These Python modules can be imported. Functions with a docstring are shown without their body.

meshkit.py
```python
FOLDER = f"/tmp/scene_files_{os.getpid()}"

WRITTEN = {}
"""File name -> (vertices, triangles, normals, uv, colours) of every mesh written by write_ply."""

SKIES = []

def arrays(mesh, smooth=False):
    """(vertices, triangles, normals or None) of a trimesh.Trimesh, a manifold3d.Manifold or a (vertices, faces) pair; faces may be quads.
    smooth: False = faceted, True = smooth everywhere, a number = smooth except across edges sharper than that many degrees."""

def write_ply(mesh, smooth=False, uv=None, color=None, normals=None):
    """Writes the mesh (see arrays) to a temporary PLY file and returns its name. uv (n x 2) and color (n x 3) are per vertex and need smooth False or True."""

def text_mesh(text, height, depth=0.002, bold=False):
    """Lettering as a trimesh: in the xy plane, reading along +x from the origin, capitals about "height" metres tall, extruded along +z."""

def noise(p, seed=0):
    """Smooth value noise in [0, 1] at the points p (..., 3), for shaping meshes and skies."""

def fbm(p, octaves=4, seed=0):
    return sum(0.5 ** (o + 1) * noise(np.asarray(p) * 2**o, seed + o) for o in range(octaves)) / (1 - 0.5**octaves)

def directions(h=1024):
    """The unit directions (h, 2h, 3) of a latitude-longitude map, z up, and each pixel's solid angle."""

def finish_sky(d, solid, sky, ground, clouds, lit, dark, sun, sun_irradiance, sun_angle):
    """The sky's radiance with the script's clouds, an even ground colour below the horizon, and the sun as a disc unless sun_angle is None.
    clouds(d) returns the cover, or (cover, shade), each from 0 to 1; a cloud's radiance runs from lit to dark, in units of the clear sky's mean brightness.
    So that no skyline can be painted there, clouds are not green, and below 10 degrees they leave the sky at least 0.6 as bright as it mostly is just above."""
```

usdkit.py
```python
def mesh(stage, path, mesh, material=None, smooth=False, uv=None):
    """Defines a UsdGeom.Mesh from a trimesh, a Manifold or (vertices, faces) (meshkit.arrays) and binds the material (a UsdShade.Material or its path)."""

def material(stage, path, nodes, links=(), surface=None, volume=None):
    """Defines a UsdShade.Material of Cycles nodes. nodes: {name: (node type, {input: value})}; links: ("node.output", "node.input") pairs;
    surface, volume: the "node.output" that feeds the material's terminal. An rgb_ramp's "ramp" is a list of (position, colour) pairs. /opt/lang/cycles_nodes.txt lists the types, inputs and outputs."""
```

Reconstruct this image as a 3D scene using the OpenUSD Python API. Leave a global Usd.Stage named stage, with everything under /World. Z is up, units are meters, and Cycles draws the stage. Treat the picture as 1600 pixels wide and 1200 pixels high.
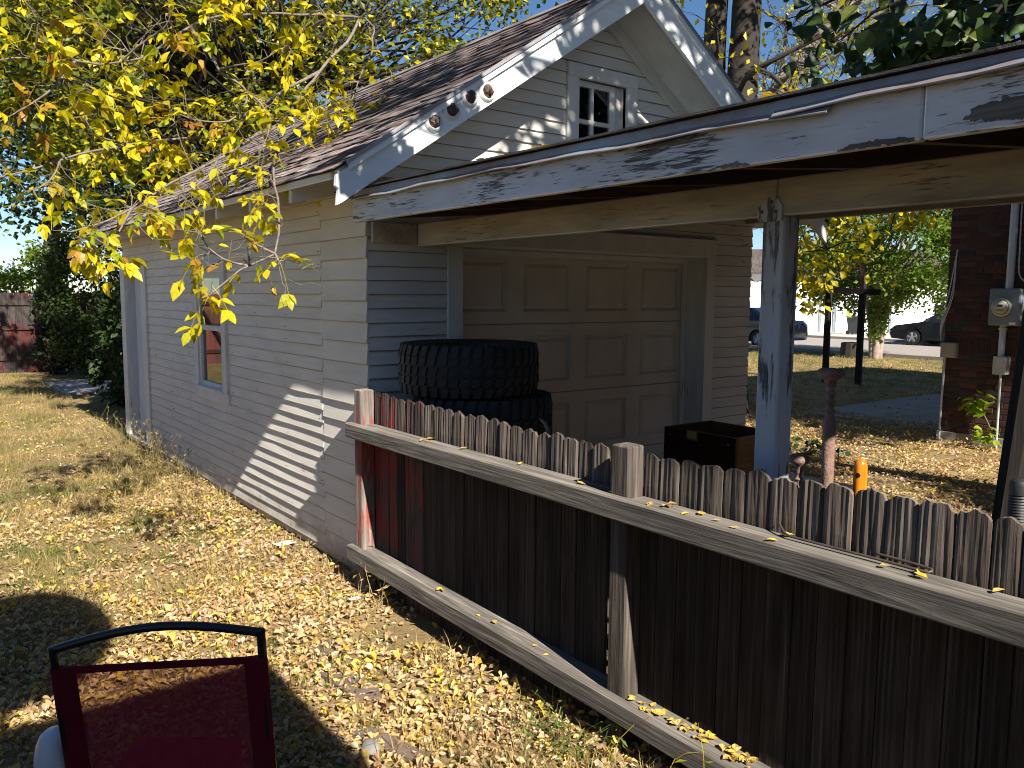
import math, random
import numpy as np, trimesh
import usdkit, meshkit
from pxr import Usd, UsdGeom, UsdLux, UsdShade, Gf, Sdf, Vt
from shapely.geometry import Polygon, Point, box as sbox
from shapely import affinity

stage = Usd.Stage.CreateInMemory()
UsdGeom.SetStageUpAxis(stage, 'Z'); UsdGeom.SetStageMetersPerUnit(stage, 1.0)
UsdGeom.Xform.Define(stage, '/World'); UsdGeom.Scope.Define(stage, '/World/Looks')

# ------------------------------------------------------------------ camera, sky, sun, exposure
CAM = np.array([-2.3589, -4.5649, 1.792])
R_ = np.array([0.79624976, -0.60493124, 0.00667144]); U_ = np.array([0.05932132, 0.08904769, 0.99425927]); F_ = np.array([0.60205257, 0.79128295, -0.10678952])
cam = UsdGeom.Camera.Define(stage, '/World/camera')
m = Gf.Matrix4d(*[float(v) for row in ((*R_, 0), (*U_, 0), (*-F_, 0), (*CAM, 1)) for v in row])
cam.AddTransformOp().Set(m)
cam.CreateHorizontalApertureAttr(36.0); cam.CreateVerticalApertureAttr(27.0); cam.CreateFocalLengthAttr(1289.75 / 1600 * 36)
cam.CreateClippingRangeAttr(Gf.Vec2f(0.05, 2000)); cam.CreateExposureAttr(1.3)
SUN = np.array([-0.175, -1.36, 1.0]); SUN /= np.linalg.norm(SUN)
SKY_STRENGTH, SUN_INTENSITY = 0.05, 1.25
dome = UsdLux.DomeLight.Define(stage, '/World/sky'); dome.CreateIntensityAttr(1.0)
sky_mat = usdkit.material(stage, '/World/Looks/sky', {
    's': ('sky_texture', {'sky_type': 'single_scattering', 'sun_disc': False, 'sun_elevation': math.asin(SUN[2]), 'sun_rotation': math.atan2(SUN[0], SUN[1]), 'air_density': 0.8, 'aerosol_density': 0.0, 'ozone_density': 3.0}),
    'h': ('hsv', {'saturation': 1.12}),
    'b': ('background_shader', {'strength': SKY_STRENGTH})}, [('s.color', 'h.color'), ('h.color', 'b.color')], surface='b.background')
UsdShade.MaterialBindingAPI.Apply(dome.GetPrim()).Bind(sky_mat)
dome.GetPrim().SetCustomDataByKey('kind', 'structure')
sun = UsdLux.DistantLight.Define(stage, '/World/sun')
zx = SUN; xx = np.cross([0, 0, 1.0], zx); xx /= np.linalg.norm(xx); yx = np.cross(zx, xx)
sun.AddTransformOp().Set(Gf.Matrix4d(*[float(v) for row in ((*xx, 0), (*yx, 0), (*zx, 0), (0, 0, 0, 1)) for v in row]))
sun.CreateIntensityAttr(SUN_INTENSITY); sun.CreateAngleAttr(0.53); sun.CreateNormalizeAttr(True); sun.CreateColorAttr(Gf.Vec3f(1.0, 0.93, 0.83))

# ------------------------------------------------------------------ materials
LK = '/World/Looks/'
def M(name, nodes, links, surface='p.BSDF'):
    return usdkit.material(stage, LK + name, nodes, links, surface=surface)

def wood(name, dark, mid, light, axis, rough=0.8, bump=0.6, scale=1.0, paint=None, amount=0.5, var=0.25, peel=1.0, obj=False, spec=0.3, grey_lit_tip=None, dirty=0.82, dist=0.6, splash=False, dr=0.8):
    """weathered timber with grain along an axis; paint=(colour) leaves flakes of it over the wood (amount 0..1)"""
    s = [70.0 * scale] * 3; s['xyz'.index(axis)] = 2.2 * scale
    s2 = [9.0] * 3; s2['xyz'.index(axis)] = 2.0
    n = {'g': ('texture_coordinate', {}) if obj else ('geometry', {}), 'm': ('mapping', {'scale': s}), 'm2': ('mapping', {'scale': s2}),
         'oi': ('object_info', {}), 'ov': ('vector_math', {'math_type': 'scale', 'scale': 7.0}), 'va': ('vector_math', {'math_type': 'add'}),
         'a': ('noise_texture', {'scale': 1.0, 'detail': 6.0, 'roughness': 0.65, 'distortion': dist}),
         'b': ('noise_texture', {'scale': 1.0, 'detail': 4.0, 'roughness': 0.6}),
         'r': ('rgb_ramp', {'ramp': [(0.25, dark), (0.5, mid), (0.75, light)]}),
         'r2': ('rgb_ramp', {'ramp': [(0.3, (0.55,) * 3), (0.7, (1.15,) * 3)]}),
         'x': ('mix_color', {'blend_type': 'multiply', 'fac': 1.0, 'use_clamp': False}),
         'mr': ('map_range', {'from_min': 0.0, 'from_max': 1.0, 'to_min': 1 - var, 'to_max': 1 + var}),
         'h': ('hsv', {'hue': 0.5, 'saturation': 1.0}), 'bu': ('bump', {'strength': bump, 'distance': 0.004}),
         'p': ('principled_bsdf', {'roughness': rough, 'specular_ior_level': spec, 'diffuse_roughness': dr})}
    pos = 'g.object' if obj else 'g.position'
    l = [('oi.random', 'ov.vector1'), (pos, 'va.vector1'), ('ov.vector', 'va.vector2'), ('va.vector', 'm.vector'), ('va.vector', 'm2.vector'), ('m.vector', 'a.vector'), ('m2.vector', 'b.vector'), ('a.fac', 'r.fac'), ('b.fac', 'r2.fac'),
         ('r.color', 'x.a'), ('r2.color', 'x.b'), ('oi.random', 'mr.value'), ('mr.result', 'h.value'), ('x.result', 'h.color'), ('a.fac', 'bu.height'), ('bu.normal', 'p.normal')]
    if paint is None:
        if grey_lit_tip:                         # tips weathered grey, their colour also brightened to stand for stronger sun
            n.update({'sz': ('separate_xyz', {}), 'bm': ('map_range', {'from_min': grey_lit_tip - 0.04, 'from_max': grey_lit_tip + 0.08, 'clamp': True}), 'gh': ('hsv', {'saturation': 0.75, 'value': 2.2}), 'bx': ('mix_color', {'blend_type': 'mix', 'use_clamp': False})})
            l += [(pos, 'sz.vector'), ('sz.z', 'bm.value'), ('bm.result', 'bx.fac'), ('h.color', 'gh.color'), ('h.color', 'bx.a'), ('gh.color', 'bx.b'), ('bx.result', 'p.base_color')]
        else:
            l += [('h.color', 'p.base_color')]
    else:
        s3 = [30.0 * peel] * 3; s3['xyz'.index(axis)] = 4.0 * peel ** 0.5
        n.update({'m3': ('mapping', {'scale': s3}), 'c': ('noise_texture', {'scale': 1.0, 'detail': 7.0, 'roughness': 0.7, 'distortion': 0.4}),
                  'c2': ('noise_texture', {'scale': 1.6, 'detail': 2.0}), 'c2m': ('map_range', {'to_max': 0.4}), 'cs': ('math', {'math_type': 'multiply_add', 'value2': 0.5}),
                  'k': ('rgb_ramp', {'ramp': [(0.6 - 0.3 * amount - 0.012, (0, 0, 0)), (0.6 - 0.3 * amount + 0.018, (1, 1, 1))]}),
                  'pn': ('noise_texture', {'scale': 0.8, 'detail': 6.0, 'roughness': 0.65}), 'pr': ('rgb_ramp', {'ramp': [(0.28, tuple(dirty * v for v in paint)), (0.62, paint)]}),
                  'px': ('mix_color', {'blend_type': 'mix', 'use_clamp': False}), 'bu2': ('bump', {'strength': 0.5, 'distance': 0.002})})
        l += [('va.vector', 'm3.vector'), ('m3.vector', 'c.vector'), (pos, 'c2.vector'), ('c.fac', 'cs.value1'), ('c2.fac', 'c2m.value'), ('c2m.result', 'cs.value3'), ('cs.value', 'k.fac'), ('m2.vector', 'pn.vector'), ('pn.fac', 'pr.fac'),
              ('k.color', 'px.fac'), ('pr.color', 'px.a'), ('h.color', 'px.b'), ('px.result', 'p.base_color'), ('k.color', 'bu2.height'), ('bu.normal', 'bu2.normal'), ('bu2.normal', 'p.normal')]
        l.remove(('bu.normal', 'p.normal'))
        if splash:                         # soil splashed up the foot of the wall
            n.update({'sz': ('separate_xyz', {}), 'sn': ('noise_texture', {'scale': 7.0, 'detail': 6.0, 'roughness': 0.7}), 'sm': ('math', {'math_type': 'multiply_add', 'value2': 0.5}), 'sr': ('map_range', {'from_min': 0.5, 'from_max': 0.2, 'to_min': 0.0, 'to_max': 0.75, 'clamp': True}), 'sx': ('mix_color', {'blend_type': 'mix', 'b': (0.2, 0.15, 0.1)})})
            l.remove(('px.result', 'p.base_color')); l += [(pos, 'sz.vector'), (pos, 'sn.vector'), ('sn.fac', 'sm.value1'), ('sz.z', 'sm.value3'), ('sm.value', 'sr.value'), ('sr.result', 'sx.fac'), ('px.result', 'sx.a'), ('sx.result', 'p.base_color')]
    return M(name, n, l)

def plain(name, c, rough=0.6, metal=0.0, var=0.12, nscale=6.0, dirt=None, dirt_at=0.6, bump=0.0, bscale=60.0, spec=0.5, obj=False, rnd=0.0, **kw):
    """a colour with soft mottling, optional dirt patches, fine bump and a shift per object"""
    d = dirt or tuple(v * (1 - 2 * var) for v in c)
    n = {'g': ('texture_coordinate', {}) if obj else ('geometry', {}), 'a': ('noise_texture', {'scale': nscale, 'detail': 6.0, 'roughness': 0.65}),
         'r': ('rgb_ramp', {'ramp': [(dirt_at - 0.3, c), (dirt_at + 0.15, d)]}), 'oi': ('object_info', {}),
         'mr': ('map_range', {'to_min': 1 - rnd, 'to_max': 1 + rnd}), 'h': ('hsv', {}),
         'b': ('noise_texture', {'scale': bscale, 'detail': 4.0}), 'bu': ('bump', {'strength': bump, 'distance': 0.004}),
         'p': ('principled_bsdf', {'roughness': rough, 'metallic': metal, 'specular_ior_level': spec, **kw})}
    pos = 'g.object' if obj else 'g.position'
    l = [(pos, 'a.vector'), ('a.fac', 'r.fac'), ('r.color', 'h.color'), ('oi.random', 'mr.value'), ('mr.result', 'h.value'), ('h.color', 'p.base_color')]
    if bump:
        l += [(pos, 'b.vector'), ('b.fac', 'bu.height'), ('bu.normal', 'p.normal')]
    return M(name, n, l)

def leafmat(name, stops, trans=0.35, rough=0.45, tcol=None):
    n = {'g': ('geometry', {}), 'oi': ('object_info', {}), 'ad': ('math', {'math_type': 'add'}), 'fr': ('math', {'math_type': 'fraction'}), 'r': ('rgb_ramp', {'ramp': stops}),
         'nz': ('noise_texture', {'scale': 90.0, 'detail': 3.0}), 'mr': ('map_range', {'from_min': 0.3, 'from_max': 0.7, 'to_min': 0.8, 'to_max': 1.1}), 'h': ('hsv', {}),
         'p': ('principled_bsdf', {'roughness': rough, 'specular_ior_level': 0.4}), 't': ('translucent_bsdf', {}), 'h2': ('hsv', {'saturation': 1.1, 'value': 1.2}), 'x': ('mix_closure', {'fac': trans})}
    l = [('g.random_per_island', 'ad.value1'), ('oi.random', 'ad.value2'), ('ad.value', 'fr.value1'), ('fr.value', 'r.fac'), ('g.position', 'nz.vector'), ('nz.fac', 'mr.value'), ('mr.result', 'h.value'), ('r.color', 'h.color'),
         ('h.color', 'p.base_color'), ('h.color', 'h2.color'), ('h2.color', 't.color'), ('p.BSDF', 'x.closure1'), ('t.BSDF', 'x.closure2')]
    return M(name, n, l, 'x.closure')

W = {}
WHITE = (0.72, 0.69, 0.63)
W['siding'] = wood('siding_paint', (0.25, 0.22, 0.18), (0.33, 0.3, 0.26), (0.42, 0.4, 0.36), 'y', paint=WHITE, amount=0.03, peel=2.4, splash=True, dr=0.15, bump=0.3, var=0.04, spec=0.25)
W['siding_x'] = wood('front_siding_paint', (0.2, 0.18, 0.15), (0.3, 0.28, 0.25), (0.4, 0.38, 0.35), 'x', paint=(0.70, 0.675, 0.625), amount=0.1, peel=1.8, bump=0.3, var=0.05, spec=0.25)
W['trim'] = wood('trim_paint', (0.25, 0.23, 0.2), (0.34, 0.32, 0.29), (0.42, 0.4, 0.37), 'z', paint=(0.72, 0.71, 0.67), amount=0.12, bump=0.25, var=0.03, spec=0.3)
W['rake'] = wood('rake_paint', (0.1, 0.09, 0.085), (0.2, 0.19, 0.18), (0.32, 0.3, 0.28), 'x', paint=(0.74, 0.76, 0.76), amount=0.14, peel=2.2, bump=0.3, var=0.03)
W['soffit'] = wood('soffit_paint', (0.3, 0.27, 0.23), (0.4, 0.37, 0.33), (0.5, 0.47, 0.43), 'x', paint=(0.66, 0.645, 0.59), amount=0.1, bump=0.25)
W['fascia'] = wood('peeling_fascia_paint', (0.07, 0.065, 0.06), (0.17, 0.16, 0.155), (0.3, 0.285, 0.27), 'y', paint=(0.74, 0.73, 0.73), amount=0.3, peel=3.4, dirty=0.72, bump=0.5, var=0.03)
W['beam'] = wood('beam_paint', (0.12, 0.1, 0.07), (0.24, 0.2, 0.15), (0.36, 0.31, 0.24), 'y', paint=(0.6, 0.545, 0.45), amount=0.16, peel=2.6, bump=0.7, var=0.03, dirty=0.5)
W['post'] = wood('peeling_post_paint', (0.07, 0.07, 0.075), (0.15, 0.15, 0.155), (0.26, 0.26, 0.265), 'z', paint=(0.6, 0.6, 0.62), amount=0.5, peel=0.8, bump=0.5, var=0.02)
W['rafter'] = wood('rafter_timber', (0.05, 0.028, 0.016), (0.1, 0.055, 0.03), (0.17, 0.1, 0.055), 'x', bump=0.3)
W['rail'] = wood('weathered_rail', (0.03, 0.026, 0.022), (0.13, 0.116, 0.1), (0.27, 0.245, 0.215), 'y', bump=1.0, rough=0.9, var=0.05, scale=0.55, dist=1.6)
W['picket'] = wood('weathered_picket', (0.03, 0.021, 0.015), (0.064, 0.047, 0.035), (0.115, 0.09, 0.07), 'z', bump=1.1, rough=0.95, var=0.3, scale=0.6, spec=0.1, grey_lit_tip=0.98)  # tips above the rail: grey weathering plus sun brightness put into the colour
W['picket_red'] = wood('red_stained_picket', (0.015, 0.01, 0.008), (0.06, 0.045, 0.04), (0.17, 0.135, 0.115), 'z', bump=1.3, rough=0.85, var=0.15, paint=(0.2, 0.035, 0.026), amount=0.6)
W['picket_far'] = wood('far_picket', (0.02, 0.016, 0.014), (0.06, 0.05, 0.046), (0.14, 0.12, 0.11), 'z', bump=0.8, var=0.25, paint=(0.1, 0.02, 0.017), amount=0.55)
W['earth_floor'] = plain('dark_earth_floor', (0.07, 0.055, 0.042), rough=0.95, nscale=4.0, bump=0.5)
W['lap_edge'] = plain('worn_lap_edge', (0.3, 0.24, 0.17), rough=0.9, nscale=3.0, dirt=(0.5, 0.47, 0.42), dirt_at=0.6)
W['lap_gap'] = plain('dark_lap_gap', (0.1, 0.09, 0.08), rough=0.9, nscale=3.0, dirt=(0.3, 0.28, 0.25), dirt_at=0.65)
W['dark_rock'] = plain('grey_rock', (0.2, 0.19, 0.18), rough=0.9, bump=0.5)
W['bare_wood'] = wood('bare_grey_wood', (0.07, 0.062, 0.055), (0.19, 0.17, 0.15), (0.3, 0.27, 0.24), 'y', bump=0.8, rough=0.9, scale=0.8)
W['red_fence'] = wood('red_fence_stain', (0.05, 0.03, 0.025), (0.16, 0.09, 0.075), (0.25, 0.16, 0.14), 'z', paint=(0.26, 0.07, 0.06), amount=0.45)
W['post_wood'] = wood('weathered_fence_post', (0.02, 0.016, 0.013), (0.085, 0.07, 0.058), (0.2, 0.17, 0.145), 'z', bump=1.2, rough=0.9, var=0.08, scale=0.7, dist=1.0)
W['post_red'] = wood('red_flaked_fence_post', (0.06, 0.045, 0.04), (0.2, 0.165, 0.14), (0.34, 0.3, 0.26), 'z', bump=1.0, rough=0.85, paint=(0.26, 0.065, 0.05), amount=0.62)
W['dark_timber'] = wood('dark_timber', (0.008, 0.006, 0.005), (0.02, 0.015, 0.012), (0.045, 0.035, 0.028), 'z', bump=0.6)
W['brown_wood'] = wood('varnished_wood', (0.08, 0.034, 0.013), (0.18, 0.08, 0.032), (0.3, 0.15, 0.06), 'x', bump=0.15, rough=0.4)
W['drawer_front'] = wood('dark_drawer_wood', (0.012, 0.006, 0.004), (0.03, 0.015, 0.008), (0.06, 0.03, 0.016), 'x', bump=0.1, rough=0.35)
W['door_white'] = plain('garage_door_paint', (0.57, 0.545, 0.495), rough=0.55, var=0.08, nscale=2.0, dirt=(0.42, 0.39, 0.32), dirt_at=0.65, bump=0.08)
W['slab_white'] = wood('door_paint', (0.25, 0.22, 0.2), (0.35, 0.33, 0.3), (0.45, 0.43, 0.4), 'z', paint=(0.62, 0.64, 0.67), amount=0.06, bump=0.2)
W['shingle'] = wood('worn_shingle', (0.02, 0.016, 0.015), (0.1, 0.082, 0.078), (0.34, 0.295, 0.285), 'y', bump=1.2, rough=0.95, var=0.5, scale=0.5, spec=0.1)
W['shingle_red'] = wood('reddish_shingle', (0.022, 0.017, 0.016), (0.12, 0.086, 0.08), (0.35, 0.27, 0.255), 'y', bump=1.2, rough=0.95, var=0.35, scale=0.55, spec=0.1)
W['rust'] = plain('rust', (0.14, 0.062, 0.042), rough=0.8, dirt=(0.24, 0.155, 0.125), dirt_at=0.55, nscale=40.0, bump=0.8, bscale=120.0)
W['orange'] = wood('orange_varnish', (0.5, 0.13, 0.006), (0.62, 0.19, 0.01), (0.72, 0.27, 0.02), 'z', bump=0.05, rough=0.25, var=0.0, scale=0.8, spec=0.6)
W['rubber'] = plain('tyre_rubber', (0.014, 0.014, 0.015), rough=0.75, var=0.2, nscale=9.0, dirt=(0.03, 0.028, 0.026), bump=0.25, bscale=90.0, obj=True)
W['grip'] = plain('grip_rubber', (0.016, 0.017, 0.018), rough=0.6, bump=0.2)
W['black_metal'] = plain('black_metal', (0.012, 0.015, 0.018), rough=0.38, spec=0.5)
W['iron'] = plain('old_iron', (0.035, 0.032, 0.03), rough=0.55, dirt=(0.09, 0.06, 0.045), nscale=25.0)
W['galv'] = plain('rusting_galvanized_flashing', (0.3, 0.34, 0.38), rough=0.5, metal=0.35, dirt=(0.22, 0.09, 0.04), dirt_at=0.66, nscale=3.5, bump=0.15, bscale=20.0)
W['roofing'] = plain('roll_roofing', (0.07, 0.068, 0.066), rough=0.95, bump=0.7, bscale=200.0)
W['grey_metal'] = plain('grey_enamel', (0.2, 0.235, 0.26), rough=0.45, var=0.08)
W['pale_metal'] = plain('conduit_metal', (0.55, 0.56, 0.57), rough=0.45, metal=0.3)
W['beige'] = plain('beige_box_paint', (0.4, 0.36, 0.24), rough=0.5)
W['meter_face'] = plain('meter_face', (0.62, 0.58, 0.46), rough=0.3)
W['black'] = plain('black_gap', (0.006, 0.006, 0.006), rough=0.9)
W['porcelain'] = plain('aged_porcelain', (0.66, 0.67, 0.66), rough=0.3, dirt=(0.35, 0.33, 0.3), dirt_at=0.7, nscale=40.0)
W['socket'] = plain('socket_core', (0.03, 0.018, 0.014), rough=0.6, dirt=(0.07, 0.03, 0.02), nscale=50.0)
W['tin'] = plain('embossed_tin', (0.36, 0.37, 0.3), rough=0.6, dirt=(0.06, 0.055, 0.045), dirt_at=0.62, nscale=30.0)
W['concrete'] = plain('concrete', (0.3, 0.285, 0.26), rough=0.9, nscale=3.0, dirt=(0.22, 0.2, 0.18), bump=0.4, bscale=150.0)
W['stone'] = plain('flagstone', (0.17, 0.125, 0.1), rough=0.9, nscale=14.0, dirt=(0.1, 0.07, 0.055), bump=0.5)
W['asphalt'] = plain('pale_road', (0.31, 0.275, 0.245), rough=0.9, nscale=1.5, dirt=(0.25, 0.225, 0.2), bump=0.3, bscale=100.0)  # pale warm road surface
W['pale_drive'] = plain('pale_driveway', (0.5, 0.45, 0.38), rough=0.9, nscale=0.8, bump=0.2)
W['stucco'] = plain('white_garage_paint', (0.78, 0.79, 0.8), rough=0.7, var=0.03)
W['house_wall'] = plain('tan_house_wall', (0.5, 0.45, 0.38), rough=0.8)
W['white_plastic'] = plain('white_plastic', (0.66, 0.66, 0.7), rough=0.4, var=0.04)
W['paper'] = plain('white_paper', (0.8, 0.8, 0.8), rough=0.6, var=0.04)
W['cloth_hem'] = plain('maroon_hem', (0.17, 0.008, 0.025), rough=0.9, bump=0.5, bscale=500.0, spec=0.2)
W['bark_dark'] = plain('dark_bark', (0.034, 0.025, 0.019), rough=0.95, nscale=14.0, dirt=(0.02, 0.015, 0.012), dirt_at=0.55, bump=1.0, bscale=22.0)
W['bark_pale'] = plain('pale_bark', (0.24, 0.2, 0.165), rough=0.95, nscale=10.0, dirt=(0.1, 0.08, 0.065), dirt_at=0.55, bump=1.0, bscale=25.0)
W['bark_white'] = plain('whitish_bark', (0.36, 0.3, 0.24), rough=0.95, nscale=8.0, dirt=(0.17, 0.13, 0.1), bump=0.8, bscale=25.0)  # whitish bark of the street tree
W['twig'] = plain('grey_twig', (0.22, 0.185, 0.15), rough=0.85, nscale=20.0, dirt=(0.09, 0.065, 0.05))
W['bin'] = plain('grey_green_plastic', (0.06, 0.075, 0.075), rough=0.5)
W['car_dark'] = plain('black_car_paint', (0.012, 0.013, 0.015), rough=0.18, var=0.02, coat_weight=1.0)
W['car_blue'] = plain('dark_blue_car_paint', (0.03, 0.045, 0.075), rough=0.2, var=0.02, coat_weight=1.0)
W['car_glass'] = plain('car_glass', (0.015, 0.018, 0.022), rough=0.05, var=0.0, spec=0.8)
W['alloy'] = plain('alloy', (0.55, 0.56, 0.58), rough=0.3, metal=0.8)
W['lamp_lens'] = plain('lamp_lens', (0.6, 0.6, 0.62), rough=0.1)
W['tail_lens'] = plain('tail_lens', (0.25, 0.01, 0.01), rough=0.15)
W['label_card'] = plain('yellowed_card', (0.3, 0.3, 0.12), rough=0.7)
W['white_cable'] = plain('white_cable', (0.55, 0.55, 0.53), rough=0.5)
W['pipe_black'] = plain('black_plastic', (0.012, 0.014, 0.017), rough=0.4)
W['mortar'] = plain('mortar', (0.17, 0.125, 0.1), rough=0.95, nscale=30.0, bump=0.5, bscale=90.0)
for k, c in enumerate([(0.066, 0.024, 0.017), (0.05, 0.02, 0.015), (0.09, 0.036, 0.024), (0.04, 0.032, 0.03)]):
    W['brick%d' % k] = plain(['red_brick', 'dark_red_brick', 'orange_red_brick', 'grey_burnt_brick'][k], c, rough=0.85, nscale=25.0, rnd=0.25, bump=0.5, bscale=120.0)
W['leaf_yellow'] = leafmat('yellow_leaf', [(0.0, (0.5, 0.43, 0.008)), (0.35, (0.58, 0.48, 0.01)), (0.6, (0.44, 0.41, 0.01)), (0.8, (0.27, 0.33, 0.015)), (0.92, (0.46, 0.27, 0.02)), (1.0, (0.26, 0.12, 0.03))], 0.45)
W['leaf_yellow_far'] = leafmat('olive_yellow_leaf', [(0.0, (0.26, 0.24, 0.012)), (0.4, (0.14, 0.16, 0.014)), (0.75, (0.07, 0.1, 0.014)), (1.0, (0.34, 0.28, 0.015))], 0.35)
W['leaf_dark'] = leafmat('dark_green_leaf', [(0.0, (0.018, 0.035, 0.01)), (0.6, (0.03, 0.055, 0.014)), (1.0, (0.05, 0.08, 0.02))], 0.12, 0.4)
W['leaf_mulberry'] = leafmat('mulberry_leaf', [(0.0, (0.018, 0.038, 0.009)), (0.7, (0.028, 0.055, 0.012)), (0.95, (0.07, 0.13, 0.025)), (1.0, (0.16, 0.16, 0.03))], 0.2, 0.5)
W['leaf_bright'] = leafmat('bright_green_leaf', [(0.0, (0.11, 0.18, 0.02)), (0.5, (0.2, 0.27, 0.03)), (0.85, (0.32, 0.36, 0.04)), (1.0, (0.42, 0.4, 0.04))], 0.4)
W['leaf_shrub'] = leafmat('shrub_leaf', [(0.0, (0.03, 0.055, 0.012)), (0.6, (0.06, 0.09, 0.016)), (0.85, (0.11, 0.13, 0.02)), (1.0, (0.3, 0.25, 0.02))], 0.25)
W['leaf_spruce'] = leafmat('spruce_needles', [(0.0, (0.03, 0.06, 0.045)), (1.0, (0.07, 0.1, 0.08))], 0.1, 0.6)
W['leaf_sapling'] = leafmat('sapling_leaf', [(0.0, (0.2, 0.34, 0.02)), (1.0, (0.34, 0.42, 0.03))], 0.45)
W['litter'] = leafmat('dry_fallen_leaf', [(0.0, (0.5, 0.34, 0.17)), (0.25, (0.6, 0.45, 0.24)), (0.45, (0.4, 0.25, 0.15)), (0.6, (0.64, 0.51, 0.29)), (0.75, (0.28, 0.14, 0.09)), (0.85, (0.6, 0.45, 0.11)), (0.93, (0.47, 0.28, 0.19)), (1.0, (0.72, 0.63, 0.47))], 0.2, 0.55)
W['litter_yellow'] = leafmat('fresh_yellow_fallen_leaf', [(0.0, (0.62, 0.44, 0.05)), (0.6, (0.6, 0.43, 0.12)), (1.0, (0.5, 0.34, 0.15))], 0.25, 0.5)
W['straw'] = leafmat('straw_grass', [(0.0, (0.36, 0.26, 0.1)), (0.6, (0.42, 0.32, 0.13)), (1.0, (0.24, 0.2, 0.07))], 0.25, 0.6)
W['grass_olive'] = leafmat('olive_grass', [(0.0, (0.12, 0.13, 0.03)), (0.5, (0.2, 0.18, 0.05)), (1.0, (0.3, 0.24, 0.08))], 0.25, 0.6)
W['grass_green'] = leafmat('green_grass', [(0.0, (0.06, 0.11, 0.02)), (1.0, (0.13, 0.17, 0.03))], 0.25, 0.6)

# window pane: clear with a fresnel gloss
W['pane'] = M('window_pane', {'t': ('transparent_bsdf', {}), 'g': ('glossy_bsdf', {'roughness': 0.02, 'color': (0.95, 0.97, 1.0)}), 'f': ('fresnel', {'IOR': 2.4}), 'x': ('mix_closure', {})},
              [('f.fac', 'x.fac'), ('t.BSDF', 'x.closure1'), ('g.BSDF', 'x.closure2')], 'x.closure')
W['meter_glass'] = M('meter_glass', {'t': ('transparent_bsdf', {}), 'g': ('glossy_bsdf', {'roughness': 0.03}), 'f': ('fresnel', {'IOR': 1.5}), 'x': ('mix_closure', {})},
              [('f.fac', 'x.fac'), ('t.BSDF', 'x.closure1'), ('g.BSDF', 'x.closure2')], 'x.closure')
# woven sling: open mesh of maroon yarn
W['sling'] = M('maroon_mesh_weave', {'p': ('principled_bsdf', {'base_color': (0.34, 0.012, 0.045), 'roughness': 0.8, 'specular_ior_level': 0.25}), 't': ('transparent_bsdf', {'color': (1.0, 0.8, 0.72)}), 'x': ('mix_closure', {'fac': 0.28}),
                                    'g': ('geometry', {}), 'w': ('noise_texture', {'scale': 400.0, 'detail': 1.0}), 'b': ('bump', {'strength': 0.3, 'distance': 0.001})},
               [('g.position', 'w.vector'), ('w.fac', 'b.height'), ('b.normal', 'p.normal'), ('p.BSDF', 'x.closure1'), ('t.BSDF', 'x.closure2')], 'x.closure')
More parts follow.
